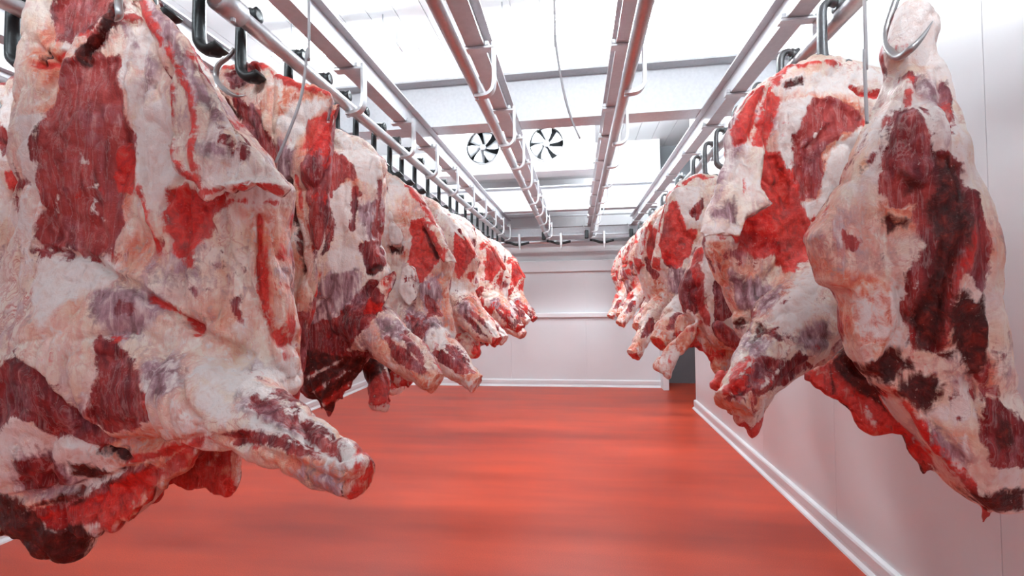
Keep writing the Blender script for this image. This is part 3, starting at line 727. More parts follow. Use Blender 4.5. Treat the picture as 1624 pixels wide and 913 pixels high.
MEAT['flank'] = dict(o=(-1.09, 1.45, 2.28), res=.006, lump=1, bias=dict(stn=.016, mem=-.01),
 pieces=[
  dict(t='slab', part='body', poly=[(-.223, .106), (-.177, .109), (-.051, .096), (-.001, .08), (.048, .03), (.144, -.016), (.251, -.053), (.289, -.083), (.274, -.137), (.262, -.203), (.252, -.307), (.232, -.457), (.217, -.611), (.207, -.699), (.183, -.764), (.116, -.874), (.044, -.962), (-.103, -.963), (-.203, -.781), (-.254, -.436), (-.253, -.136)], y=.05, h=.035, r=.03, bumps=[(.037, -.163, .103, .123, .03), (-.159, .01, .051, .082, .03)], tilt=(-.25, 0)),
  dict(t='slab', part='cut_edge', poly=[(.291, -.119), (.319, -.111), (.309, -.163), (.295, -.226), (.286, -.326), (.267, -.47), (.254, -.586), (.232, -.628), (.211, -.574), (.203, -.467), (.185, -.342), (.227, -.254), (.273, -.193)], y=-.01, h=.03, r=.03, bumps=[], k=.02, paint=dict(mus=.03, drk=.004)),
  dict(t='slab', part='belly_strip', poly=[(.089, -.388), (.131, -.412), (.149, -.611), (.158, -.786), (.143, -.916), (.128, -1.003), (.137, -1.133), (.109, -1.16), (.081, -1.047), (.058, -.828), (.068, -.608)], y=.03, h=.03, r=.03, bumps=[], k=.02, paint=dict(mus=.03, drk=.012)),
  dict(t='slab', part='belly_strip', poly=[(.142, -.453), (.189, -.566), (.202, -.699), (.2, -.776), (.168, -.874), (.154, -.962), (.129, -1.094), (.111, -.962), (.131, -.764), (.127, -.564)], y=.05, h=.025, r=.025, bumps=[], k=.02, paint=dict(red=.008, mus=.02))],
 marks=[
  ('red', [(-.051, .089), (.07, .009), (.19, -.059), (.287, -.084)], dict(hw=.01, d=.006)),
  ('mus', [(.3, -.24), (.288, -.303), (.272, -.415), (.264, -.478), (.25, -.57), (.239, -.616), (.237, -.584), (.224, -.502), (.222, -.428), (.198, -.345), (.223, -.289), (.266, -.262)], dict(b=.016)),
  ('red', [(.198, -.184), (.302, -.153), (.3, -.185), (.291, -.256), (.249, -.272), (.191, -.26)], dict(b=.014)),
  ('stn', [(.081, -.022), (.28, -.092), (.242, -.179), (.166, -.19), (.089, -.137)], dict(b=.004)),
  ('wht', [(.089, -.159), (.178, -.105), (.28, -.113), (.189, -.192), (.135, -.27)], dict(b=.004)),
  ('drk', [(.117, -.374), (.156, -.572), (.17, -.673)], dict(hw=.012, d=-.015)),
  ('red', [(.157, -.358), (.187, -.49), (.221, -.617)], dict(hw=.006)),
  ('mus', [(-.156, .054), (-.091, .079), (-.008, .053), (-.091, .026), (-.121, .012)], dict(b=.014, d=-.012)),
  ('mus', [(-.114, -.053), (-.014, -.114), (.04, -.224), (.047, -.324), (-.022, -.294), (-.08, -.174)], dict(b=.016, d=-.008)),
  ('drk', [(-.2, -.018), (-.114, -.111)], dict(hw=.01)),
  ('red', [(-.189, .086), (-.114, .088)], dict(hw=.01)),
  ('mem', [(.088, -.224), (.158, -.261), (.115, -.396), (.047, -.346)], dict(b=.004))])
MEAT['third'] = dict(o=(-1.09, 2.1, 2.28), res=.007, lump=1, bias=dict(),
 pieces=[
  dict(t='slab', part='body', poly=[(-.168, .065), (-.075, .065), (-.01, .048), (.078, .003), (.158, -.064), (.199, -.112), (.194, -.249), (.177, -.339), (.167, -.461), (.191, -.552), (.222, -.674), (.167, -.763), (.119, -.853), (.149, -1.034), (.085, -1.08), (.02, -1.15), (-.029, -1.232), (-.104, -1.324), (-.15, -1.279), (-.275, -1.158), (-.323, -.787), (-.271, -.321), (-.219, -.01)], y=0, h=.08, r=.075, bumps=[(-.043, -.671, .172, .201, .08), (.038, -.246, .144, .23, .03)]),
  dict(t='cone', part='shank', pts=[(.048, -.05, -.851, .112), (.21, -.1, -.931, .112), (.363, -.17, -1.03, .09), (.506, -.23, -1.127, .051)], k=.03, cut=.006),
  dict(t='slab', part='flank_flap', poly=[(.088, -.968), (.164, -.791), (.235, -.67), (.309, -.627), (.323, -.688), (.276, -.762), (.21, -.876), (.121, -.954)], y=-.16, h=.018, r=.018, bumps=[], k=.015, paint=dict(red=.02, mus=.01)),
  dict(t='cone', part='neck_end', pts=[(.07, .1, -1.094, .06), (.132, .05, -1.194, .053), (.157, .02, -1.267, .061)], k=.02, paint=dict(red=.025, drk=.012)),
  dict(t='slab', part='ragged_edge', poly=[(-.235, -1.033), (-.033, -.987), (.126, -1.032), (.078, -1.122), (.03, -1.164), (.017, -1.2), (-.015, -1.218), (-.018, -1.254), (-.047, -1.249), (-.067, -1.303), (-.093, -1.34), (-.115, -1.304), (-.138, -1.317), (-.164, -1.275), (-.203, -1.251), (-.242, -1.215)], y=-.02, h=.014, r=.008, bumps=[], k=.012, round=0, paint=dict(red=.008, drk=-.012, stn=.03)),
  dict(t='slab', part='rib_sheet', poly=[(.047, -1.085), (.282, -1.116), (.265, -1.195), (.241, -1.237), (.215, -1.218), (.174, -1.244), (.131, -1.181)], y=.15, h=.012, r=.012, bumps=[], k=.01, paint=dict(drk=.02, red=.03))],
 marks=[
  ('mus', [(-.023, -.092), (.076, -.166), (.082, -.213), (.052, -.197), (.008, -.227), (-.027, -.29), (-.074, -.285), (-.064, -.17)], dict(b=.017, d=-.006)),
  ('stn', [(-.064, -.09), (.083, -.158), (.088, -.225), (-.027, -.299), (-.081, -.285)], dict(b=.029)),
  ('mus', [(.091, -.263), (.084, -.356), (.074, -.446)], dict(hw=.014, d=-.008)),
  ('mus', [(-.049, -.351), (-.012, -.411), (-.03, -.544), (-.054, -.559)], dict(b=.009)),
  ('mus', [(.121, -.525), (.176, -.505), (.205, -.611), (.159, -.648)], dict(b=.015, d=-.006)),
  ('drk', [(.159, -.653), (.199, -.622)], dict(hw=.014, d=-.012)),
  ('stn', [(.182, -.346), (.182, -.49), (.182, -.555)], dict(hw=.011)),
  ('mus', [(.193, -.221), (.169, -.457), (.193, -.553)], dict(hw=.011, d=-.01)),
  ('mem', [(-.061, -.734), (.074, -.604), (.084, -.736), (.011, -.875), (-.132, -.935), (-.176, -.909)], dict(b=.029)),
  ('mem', [(.11, -.357), (.177, -.319), (.169, -.497), (.135, -.516)], dict(b=.013)),
  ('mus', [(-.176, -.917), (.02, -.875), (.168, -.714), (.232, -.792), (.092, -.944), (-.03, -1.03), (-.159, -1.031)], dict(b=.023)),
  ('drk', [(-.204, -.995), (-.03, -1.025), (.11, -1.043), (.224, -1.055), (.017, -1.264), (-.064, -1.34), (-.221, -1.268)], dict(b=-.011)),
  ('mus', [(-.204, -1.025), (.206, -1.025), (-.01, -1.268), (-.09, -1.33), (-.236, -1.272)], dict(b=.013)),
  ('stn', [(-.188, -1.143), (.001, -1.068), (.013, -1.147), (-.076, -1.264)], dict(b=.019)),
  ('wht', [(-.176, -1.143), (.001, -1.059)], dict(hw=.014)),
  ('wht', [(-.158, -1.219), (.026, -1.11)], dict(hw=.014)),
  ('wht', [(-.107, -1.277), (.013, -1.185)], dict(hw=.014)),
  ('red', [(-.125, -1.172), (-.058, -1.269), (-.01, -1.209)], dict(hw=.023)),
  ('mus', [(-.046, -1.142), (.058, -1.04)], dict(hw=.023)),
  ('wht', [(-.024, -.56), (.08, -.516), (.1, -.619), (.013, -.648)], dict(b=.009)),
  ('wht', [(-.042, -.263), (.067, -.239), (.056, -.442), (-.006, -.471)], dict(b=.009)),
  ('wht', [(-.013, .014), (.179, -.095), (.191, -.257), (.109, -.21)], dict(b=.009)),
  ('mem', [(.236, -.861), (.332, -.892), (.359, -.941), (.275, -.927)], dict(b=.015)),
  ('mus', [(.286, -.94), (.4, -1.004), (.485, -1.08), (.462, -1.078), (.349, -1.041)], dict(d=-.003, b=.009)),
  ('mus', [(.35, -.916), (.445, -1.005), (.459, -1.043), (.4, -.99)], dict(b=.009)),
  ('stn', [(.404, -1.08), (.511, -1.079), (.565, -1.122), (.532, -1.187), (.457, -1.144)], dict(b=.015)),
  ('stn', [(.53, -1.093), (.572, -1.131), (.516, -1.19), (.492, -1.162)], dict(b=.029))])
MEAT['red_flap'] = dict(o=(-1.09, 2.75, 2.26), res=.007, lump=1, bias=dict(stn=.006, mem=.002),
 pieces=[
  dict(t='slab', part='body', poly=[(-.195, .093), (-.082, .063), (.033, .001), (.135, -.094), (.234, -.256), (.293, -.395), (.371, -.533), (.351, -.591), (.326, -.667), (.32, -.784), (.347, -.861), (.353, -1.015), (.265, -1.092), (.183, -1.209), (.062, -1.248), (-.102, -1.211), (-.226, -1.093), (-.285, -.656), (-.252, -.177)], y=0, h=.08, r=.075, bumps=[(.082, -.818, .188, .188, .06), (-.002, -.27, .15, .226, .03)]),
  dict(t='cone', part='shank', pts=[(-.025, -.03, -.856, .134), (.172, -.1, -.968, .138), (.345, -.17, -1.093, .102), (.542, -.25, -1.228, .058)], k=.03, cut=.006),
  dict(t='slab', part='flank_flap', poly=[(.148, -.185), (.201, -.295), (.269, -.32), (.329, -.414), (.414, -.553), (.361, -.555), (.327, -.562), (.298, -.495), (.253, -.401), (.197, -.299)], y=-.15, h=.016, r=.016, bumps=[], tilt=(0, .12), k=.012, round=0, paint=dict(red=.012)),
  dict(t='slab', part='fat_sheet', poly=[(-.008, -.212), (.042, -.293), (.091, -.388), (.072, -.436), (-.003, -.434)], y=-.15, h=.012, r=.012, bumps=[], k=.012, paint=dict(wht=.05, red=-.05, mus=-.05, stn=-.03)),
  dict(t='slab', part='fat_sheet', poly=[(.059, -.594), (.136, -.541), (.181, -.589), (.198, -.743), (.141, -.815), (.073, -.741)], y=-.18, h=.014, r=.014, bumps=[], k=.012, paint=dict(wht=.03, red=-.03)),
  dict(t='cone', part='neck_end', pts=[(-.166, .05, -1.179, .077), (-.041, 0, -1.288, .068)], k=.02, paint=dict(red=.02, drk=.012))],
 marks=[
  ('red', [(.12, -.337), (.14, -.298), (.179, -.284), (.264, -.414), (.305, -.482), (.263, -.518), (.215, -.577), (.172, -.645), (.175, -.612), (.11, -.521), (.131, -.431)], dict(b=.019, d=-.008)),
  ('red', [(.078, -.06), (.168, -.168), (.246, -.302)], dict(hw=.015, d=.004)),
  ('drk', [(.191, -.334), (.267, -.51)], dict(hw=.011, d=-.01)),
  ('drk', [(-.02, -.435), (.052, -.445), (.036, -.482), (-.012, -.474)], dict(d=-.01, b=.009)),
  ('mus', [(.21, -.743), (.26, -.781), (.294, -.857), (.24, -.854)], dict(b=.009)),
  ('stn', [(.258, -.593), (.328, -.668), (.328, -.783), (.352, -.939), (.397, -1.013), (.316, -.927), (.26, -.744)], dict(b=.015)),
  ('mem', [(.175, -.667), (.258, -.631), (.292, -.744), (.224, -.818)], dict(b=.019)),
  ('mem', [(.126, -.823), (.288, -.915), (.236, -1.026), (.163, -.967)], dict(b=.029)),
  ('mus', [(.146, -.851), (.255, -.91), (.222, -.992), (.174, -.957)], dict(b=.009)),
  ('mus', [(.298, -1.057), (.345, -1.046), (.493, -1.156), (.443, -1.163), (.334, -1.104)], dict(d=-.004, b=.009)),
  ('mus', [(.357, -1.017), (.418, -1.036), (.529, -1.158), (.473, -1.127)], dict(d=-.004, b=.009)),
  ('stn', [(.457, -1.17), (.519, -1.149), (.611, -1.209), (.579, -1.281), (.506, -1.248)], dict(b=.019)),
  ('stn', [(.543, -1.168), (.619, -1.197), (.577, -1.296), (.52, -1.267)], dict(b=.029)),
  ('wht', [(.292, -.942), (.328, -.93), (.368, -1.028), (.324, -1.032)], dict(b=.009))])
MEAT['pink'] = dict(o=(-1.09, 3.5, 2.24), res=.008, lump=1, bias=dict(stn=.008),
 pieces=[
  dict(t='slab', part='body', poly=[(-.126, .107), (.003, .036), (.129, -.054), (.254, -.207), (.312, -.332), (.366, -.441), (.335, -.504), (.313, -.65), (.381, -.822), (.37, -.871), (.27, -.919), (.142, -1.065), (-.01, -1.065), (-.162, -.866), (-.209, -.366), (-.179, -.016)], y=0, h=.08, r=.075, bumps=[(.055, -.72, .192, .192, .05)]),
  dict(t='cone', part='shank', pts=[(.135, -.05, -.745, .123), (.27, -.1, -.833, .126), (.404, -.17, -.957, .096), (.524, -.22, -1.059, .058)], k=.02, cut=.005),
  dict(t='slab', part='flank_flap', poly=[(.201, -.178), (.277, -.261), (.343, -.372), (.4, -.453), (.361, -.48), (.323, -.418), (.262, -.322)], y=-.14, h=.016, r=.016, bumps=[], k=.012, paint=dict(red=.02)),
  dict(t='cone', part='neck_end', pts=[(.168, 0, -1.016, .067), (.279, -.05, -1.084, .071), (.31, -.08, -1.143, .056)], k=.02, paint=dict(red=.02, drk=.012))],
 marks=[
  ('red', [(.185, -.241), (.266, -.3), (.327, -.42), (.271, -.484), (.213, -.579), (.175, -.482)], dict(b=.013)),
  ('mus', [(.184, -.313), (.272, -.388), (.214, -.531)], dict(b=.009)),
  ('red', [(.279, -.561), (.321, -.541), (.303, -.603)], dict(b=.009)),
  ('stn', [(.304, -.676), (.419, -.841), (.373, -.861), (.308, -.77)], dict(b=.015)),
  ('mus', [(.28, -.86), (.377, -.928), (.457, -1.017), (.399, -.996)], dict(b=.009)),
  ('mus', [(.324, -.825), (.421, -.898), (.491, -.987)], dict(b=.009)),
  ('mem', [(.237, -.769), (.296, -.761), (.327, -.838), (.254, -.838)], dict(b=.019)),
  ('red', [(.507, -1.017), (.574, -1.051), (.512, -1.134), (.478, -1.096)], dict(b=.013)),
  ('wht', [(.071, -.038), (.267, -.253), (.175, -.24)], dict(b=.009))])
MEAT['hind'] = dict(o=(.93, 1.25, 2.26), res=.005, lump=.6, bias=dict(stn=.002),
 pieces=[
  dict(t='slab', part='body', poly=[(-.16, -.254), (-.138, -.232), (-.096, -.225), (-.055, -.206), (-.041, -.248), (-.033, -.311), (-.031, -.38), (-.033, -.442), (-.02, -.528), (-.003, -.62), (.013, -.682), (.019, -.758), (.028, -.848), (.04, -.924), (.064, -.998), (.086, -1.072), (.1, -1.176), (.104, -1.234), (.093, -1.264), (.067, -1.274), (.021, -1.279), (-.012, -1.262), (-.058, -1.211), (-.096, -1.145), (-.149, -1.062), (-.189, -1.002), (-.23, -.956), (-.264, -.909), (-.281, -.847), (-.276, -.8), (-.289, -.752), (-.325, -.736), (-.328, -.704), (-.337, -.656), (-.351, -.616), (-.321, -.578), (-.275, -.5), (-.221, -.392), (-.19, -.315)], y=0, h=.045, r=.022, bumps=[(-.136, -.426, .077, .137, .06), (-.06, -.699, .103, .291, .09), (-.214, -.692, .154, .188, .015), (0, -1.079, .085, .154, .05)]),
  dict(t='slab', part='hock', poly=[(-.121, -.042), (-.09, -.043), (-.063, -.061), (-.047, -.091), (-.043, -.131), (-.05, -.177), (-.04, -.224), (-.042, -.279), (-.098, -.298), (-.146, -.271), (-.155, -.215), (-.168, -.174), (-.164, -.151), (-.141, -.098)], y=0, h=.045, r=.045, bumps=[(-.079, -.125, .034, .068, .015)], k=.03, paint=dict(wht=.015)),
  dict(t='slab', part='rib_sheet', poly=[(-.342, -.984), (-.28, -.934), (-.215, -.884), (-.163, -.917), (-.092, -1.03), (-.045, -1.141), (-.044, -1.193), (-.059, -1.176), (-.071, -1.229), (-.08, -1.197), (-.099, -1.171), (-.11, -1.126), (-.123, -1.119), (-.154, -1.127), (-.181, -1.131), (-.216, -1.105), (-.231, -1.068), (-.256, -1.048), (-.287, -1.026)], y=.065, h=.016, r=.016, bumps=[], tilt=(-.15, 0), k=.025, paint=dict(drk=.03, red=.03, stn=.03)),
  dict(t='cone', part='sinew', pts=[(.013, -.01, -1.264, .008), (.018, -.01, -1.285, .006), (.012, -.01, -1.305, .004)], k=.006, paint=dict(red=.05))],
 marks=[
  ('mus', [(-.183, -.343), (-.157, -.348), (-.155, -.386), (-.156, -.433), (-.152, -.466), (-.155, -.516), (-.18, -.508), (-.196, -.479), (-.216, -.463), (-.204, -.405), (-.192, -.363)], dict(b=.016, d=.006)),
  ('mus', [(-.208, -.466), (-.152, -.473), (-.137, -.534), (-.192, -.549), (-.203, -.524)], dict(b=.016)),
  ('drk', [(-.191, -.48), (-.155, -.505), (-.15, -.533), (-.184, -.541)], dict(b=-.008)),
  ('drk', [(-.136, -.471), (-.119, -.468), (-.1, -.487), (-.085, -.594), (-.103, -.636), (-.12, -.702), (-.125, -.779), (-.133, -.878), (-.153, -.885), (-.173, -.825), (-.152, -.759), (-.14, -.69), (-.129, -.643), (-.145, -.581), (-.133, -.534)], dict(b=.008, d=-.008)),
  ('mus', [(-.144, -.474), (-.113, -.466), (-.095, -.487), (-.083, -.595), (-.1, -.641), (-.118, -.702), (-.12, -.779), (-.13, -.884), (-.172, -.843), (-.178, -.784), (-.151, -.742), (-.158, -.699), (-.139, -.658), (-.156, -.587), (-.137, -.534)], dict(b=.016)),
  ('drk', [(-.214, -.585), (-.188, -.602), (-.205, -.615)], dict(d=-.01, b=.004)),
  ('mus', [(-.09, -.634), (-.071, -.575), (-.066, -.644), (-.069, -.742), (-.094, -.704)], dict(b=.014)),
  ('drk', [(-.112, -.794), (-.099, -.77), (-.087, -.808), (-.061, -.785), (-.053, -.885), (-.064, -.931), (-.096, -.857)], dict(b=.014, d=-.006)),
  ('mem', [(-.112, -.252), (-.088, -.283), (-.112, -.372), (-.116, -.357)], dict(b=.014)),
  ('mus', [(-.075, -.269), (-.068, -.324), (-.091, -.402), (-.103, -.373)], dict(b=.004)),
  ('mus', [(-.14, -.244), (-.129, -.255), (-.139, -.279)], dict(b=.004)),
  ('mem', [(-.162, -.325), (-.145, -.355), (-.123, -.436), (-.138, -.429)], dict(b=.016)),
  ('mus', [(-.251, -.47), (-.229, -.425), (-.227, -.449)], dict(b=.004)),
  ('wht', [(-.203, -.336), (-.191, -.325), (-.216, -.462), (-.229, -.503), (-.248, -.484)], dict(b=.004)),
  ('wht', [(-.153, -.333), (-.136, -.36), (-.124, -.454), (-.149, -.452)], dict(b=.004)),
  ('stn', [(-.213, -.556), (-.144, -.54), (-.132, -.576), (-.155, -.601), (-.203, -.616)], dict(b=.016)),
  ('stn', [(-.335, -.676), (-.305, -.709), (-.188, -.738), (-.173, -.819), (-.193, -.902), (-.251, -.901), (-.277, -.865), (-.288, -.756)], dict(b=.016)),
  ('mus', [(-.189, -.712), (-.152, -.672), (-.141, -.714), (-.166, -.77), (-.191, -.77)], dict(b=-.004)),
  ('drk', [(-.238, -.943), (-.191, -.899), (-.163, -.933), (-.188, -.93), (-.208, -.98), (-.229, -.959)], dict(d=-.004, b=.004)),
  ('drk', [(-.193, -1.005), (-.151, -.949), (-.118, -.966), (-.097, -.996), (-.133, -1.044), (-.163, -1.016)], dict(b=0)),
  ('drk', [(-.133, -.899), (-.096, -.876), (-.085, -.91), (-.121, -.92)], dict(b=-.008)),
  ('mus', [(-.293, -.618), (-.266, -.641), (-.28, -.656)], dict(b=.004)),
  ('mus', [(-.033, -1.003), (.009, -1.031), (.04, -1.101), (.034, -1.139), (-.019, -1.131), (-.04, -1.08)], dict(b=.016, d=-.006)),
  ('drk', [(-.021, -1.033), (.008, -1.046), (.018, -1.1), (-.018, -1.108)], dict(b=.004)),
  ('red', [(-.097, -1.153), (-.06, -1.21), (-.022, -1.252)], dict(hw=.009)),
  ('drk', [(-.034, -1.234), (.045, -1.211), (.048, -1.24), (.023, -1.254), (-.011, -1.267)], dict(b=.01)),
  ('wht', [(-.13, -1.043), (-.07, -.973), (-.059, -1.041), (-.091, -1.069)], dict(b=.004)),
  ('wht', [(-.016, -1.146), (.027, -1.145), (.045, -1.202), (.005, -1.192)], dict(b=.004)),
  ('mem', [(-.132, -1.079), (-.084, -1.128), (-.076, -1.152), (-.097, -1.149)], dict(b=.016)),
  ('red', [(-.239, -.953), (-.191, -1.001), (-.143, -1.074), (-.108, -1.136)], dict(hw=.009, d=.005)),
  ('stn', [(-.12, -.702), (-.109, -.73), (-.114, -.869), (-.12, -.841)], dict(b=.014)),
  ('stn', [(-.05, -.895), (-.023, -.91), (-.014, -.978), (-.05, -.979)], dict(b=.014)),
  ('grv', [(-.08, -.241), (-.098, -.469), (-.066, -.678), (-.025, -.896)], dict(hw=.01, d=-.01)),
  ('grv', [(-.147, -.202), (-.195, -.357), (-.227, -.47)], dict(hw=.009, d=-.01)),
  ('grv', [(-.126, -.273), (-.152, -.452)], dict(hw=.009, d=-.008)),
  ('grv', [(-.073, -.553), (-.11, -.743), (-.12, -.869)], dict(hw=.014, d=.014)),
  ('grv', [(-.219, -.622), (-.179, -.813), (-.214, -.963)], dict(hw=.012, d=-.012)),
  ('grv', [(-.131, -1.048), (-.054, -1.185)], dict(hw=.01, d=-.01)),
  ('grv', [(-.067, -.952), (-.047, -1.091), (-.036, -1.215)], dict(hw=.01, d=-.012)),
  ('red', [(-.12, -.771), (-.084, -.622)], dict(hw=.004)),
  ('red', [(-.141, -.254), (-.164, -.327)], dict(hw=.004))])
MEAT['white_fore'] = dict(o=(.93, 1.72, 2.27), res=.006, lump=1, bias=dict(),
 pieces=[
  dict(t='slab', part='body', poly=[(-.153, .045), (-.099, .068), (-.046, .066), (.026, .053), (.097, .024), (.217, -.031), (.252, -.19), (.219, -.631), (.13, -.938), (.016, -1.049), (-.098, -1.072), (-.201, -.983), (-.285, -.937), (-.339, -.928), (-.37, -.88), (-.385, -.788), (-.421, -.694), (-.469, -.593), (-.445, -.496), (-.383, -.335), (-.361, -.149), (-.322, -.07), (-.262, -.005), (-.196, .03)], y=.06, h=.09, r=.085, bumps=[(-.075, -.228, .195, .219, .06), (-.274, -.708, .146, .146, -.02)]),
  dict(t='slab', part='flank_flap', poly=[(-.261, -.052), (-.286, -.131), (-.31, -.313), (-.316, -.414), (-.285, -.474), (-.295, -.49), (-.373, -.52), (-.396, -.587), (-.459, -.579), (-.517, -.586), (-.537, -.566), (-.486, -.456), (-.456, -.37), (-.416, -.191), (-.349, -.101), (-.3, -.063)], y=-.12, h=.014, r=.014, bumps=[], tilt=(.1, .1), k=.008, round=0, paint=dict(red=-.022, mus=-.02, wht=.008)),
  dict(t='cone', part='shank', pts=[(-.048, 0, -.77, .136), (-.213, -.08, -.866, .126), (-.355, -.17, -1.005, .087), (-.465, -.24, -1.109, .067)], k=.04, cut=.004),
  dict(t='slab', part='shank_tip', poly=[(-.465, -1.133), (-.427, -1.103), (-.36, -1.087), (-.371, -1.144), (-.403, -1.212), (-.426, -1.193), (-.462, -1.158)], y=-.22, h=.02, r=.02, bumps=[], k=.015, paint=dict(red=.02, drk=.01)),
  dict(t='cone', part='sinew', pts=[(-.45, -.12, -1.044, .031), (-.48, -.14, -1.072, .019), (-.492, -.14, -1.068, .017)], k=.01, paint=dict(red=.05))],
 marks=[
  ('red', [(-.315, -.314), (-.249, -.302), (-.236, -.333), (-.202, -.395), (-.166, -.499), (-.138, -.565), (-.156, -.64), (-.197, -.677), (-.212, -.661), (-.247, -.619), (-.301, -.626), (-.366, -.577), (-.387, -.524), (-.289, -.48), (-.326, -.424)], dict(b=.018, d=-.01)),
  ('mus', [(-.401, -.554), (-.27, -.493), (-.233, -.626), (-.301, -.626)], dict(b=.01)),
  ('mus', [(-.123, -.125), (-.09, -.127), (-.044, -.158), (.014, -.202), (-.059, -.236), (-.119, -.27), (-.123, -.331), (-.128, -.437), (-.162, -.442), (-.192, -.354), (-.195, -.276), (-.166, -.204)], dict(b=.016, d=-.008)),
  ('stn', [(-.136, -.109), (-.022, -.149), (.033, -.205), (-.109, -.304), (-.124, -.445), (-.173, -.443), (-.204, -.291)], dict(b=.024)),
  ('wht', [(-.182, -.283), (-.112, -.198), (-.091, -.205), (-.141, -.269)], dict(d=.012, b=.004)),
  ('wht', [(-.232, -.113), (-.136, -.109), (-.195, -.253), (-.192, -.356), (-.164, -.461), (-.115, -.463), (-.09, -.305), (.023, -.225), (.036, -.347), (-.057, -.487), (-.15, -.523), (-.196, -.395), (-.244, -.289)], dict(b=.004)),
  ('red', [(-.152, -.523), (-.102, -.502), (-.153, -.56)], dict(b=.004)),
  ('red', [(-.173, .032), (-.11, .011), (-.04, -.001)], dict(hw=.01, d=.006)),
  ('red', [(-.409, -.227), (-.384, -.184), (-.318, -.091), (-.3, -.077), (-.338, -.168), (-.364, -.259), (-.404, -.275)], dict(b=.03, d=.008)),
  ('red', [(-.337, -.275), (-.298, -.137), (-.254, -.098), (-.285, -.176), (-.324, -.276)], dict(b=.03, d=.008)),
  ('red', [(-.198, .021), (-.279, -.087), (-.292, -.129)], dict(hw=.01)),
  ('red', [(-.379, -.386), (-.392, -.481), (-.405, -.554)], dict(hw=.024, d=-.006)),
  ('mem', [(-.408, -.178), (-.387, -.287), (-.468, -.402), (-.46, -.338)], dict(b=.018)),
  ('mem', [(-.485, -.508), (-.418, -.459), (-.41, -.539)], dict(b=.014)),
  ('red', [(-.016, -.083), (.097, -.11), (.076, -.124), (.003, -.115)], dict(d=-.015, b=.004)),
  ('drk', [(-.201, -.048), (-.163, -.048)], dict(hw=.01, d=-.01)),
  ('mem', [(-.39, -.695), (-.267, -.743), (-.318, -.804), (-.36, -.814)], dict(b=.012)),
  ('stn', [(-.507, -.578), (-.409, -.586), (-.386, -.709), (-.364, -.843), (-.391, -.776)], dict(b=.012)),
  ('drk', [(-.35, -.878), (-.359, -.863), (-.39, -.912)], dict(d=-.02, b=.004)),
  ('stn', [(-.204, -.681), (-.234, -.728), (-.342, -.826)], dict(hw=.01)),
  ('red', [(-.503, -1.058), (-.464, -1.008), (-.412, -.964), (-.425, -1.003), (-.496, -1.075)], dict(b=.004)),
  ('mus', [(-.472, -1.042), (-.378, -.962), (-.325, -.967), (-.35, -.994), (-.431, -1.045), (-.489, -1.084)], dict(b=.008, d=-.004)),
  ('mus', [(-.396, -1.06), (-.269, -.957), (-.222, -.991), (-.334, -1.038)], dict(b=.008)),
  ('mem', [(-.402, -.925), (-.36, -.91), (-.393, -.964)], dict(b=.014)),
  ('mem', [(-.275, -.91), (-.179, -.867), (-.167, -.912), (-.205, -.939)], dict(b=.018)),
  ('stn', [(-.546, -1.1), (-.462, -1.156), (-.39, -1.067), (-.496, -1.084)], dict(b=.014)),
  ('wht', [(-.301, -.798), (-.146, -.675), (-.163, -.74), (-.26, -.873), (-.337, -.91)], dict(b=.004)),
  ('wht', [(-.45, -1.018), (-.401, -.973)], dict(hw=.007)),
  ('wht', [(-.403, -1.034), (-.331, -.992)], dict(hw=.007)),
  ('wht', [(-.554, -.548), (-.413, -.553), (-.37, -.575), (-.5, -.57)], dict(b=.004)),
  ('grv', [(-.487, -1.071), (-.331, -.96)], dict(hw=.01, d=-.01)),
  ('grv', [(-.391, -1.067), (-.226, -.979)], dict(hw=.01, d=-.01)),
  ('grv', [(-.226, -.042), (-.258, -.306), (-.209, -.478)], dict(hw=.015, d=-.014)),
  ('grv', [(-.224, -.67), (-.343, -.828)], dict(hw=.015, d=-.014)),
  ('grv', [(.034, -.184), (-.077, -.486), (-.138, -.63)], dict(hw=.017, d=-.012))])
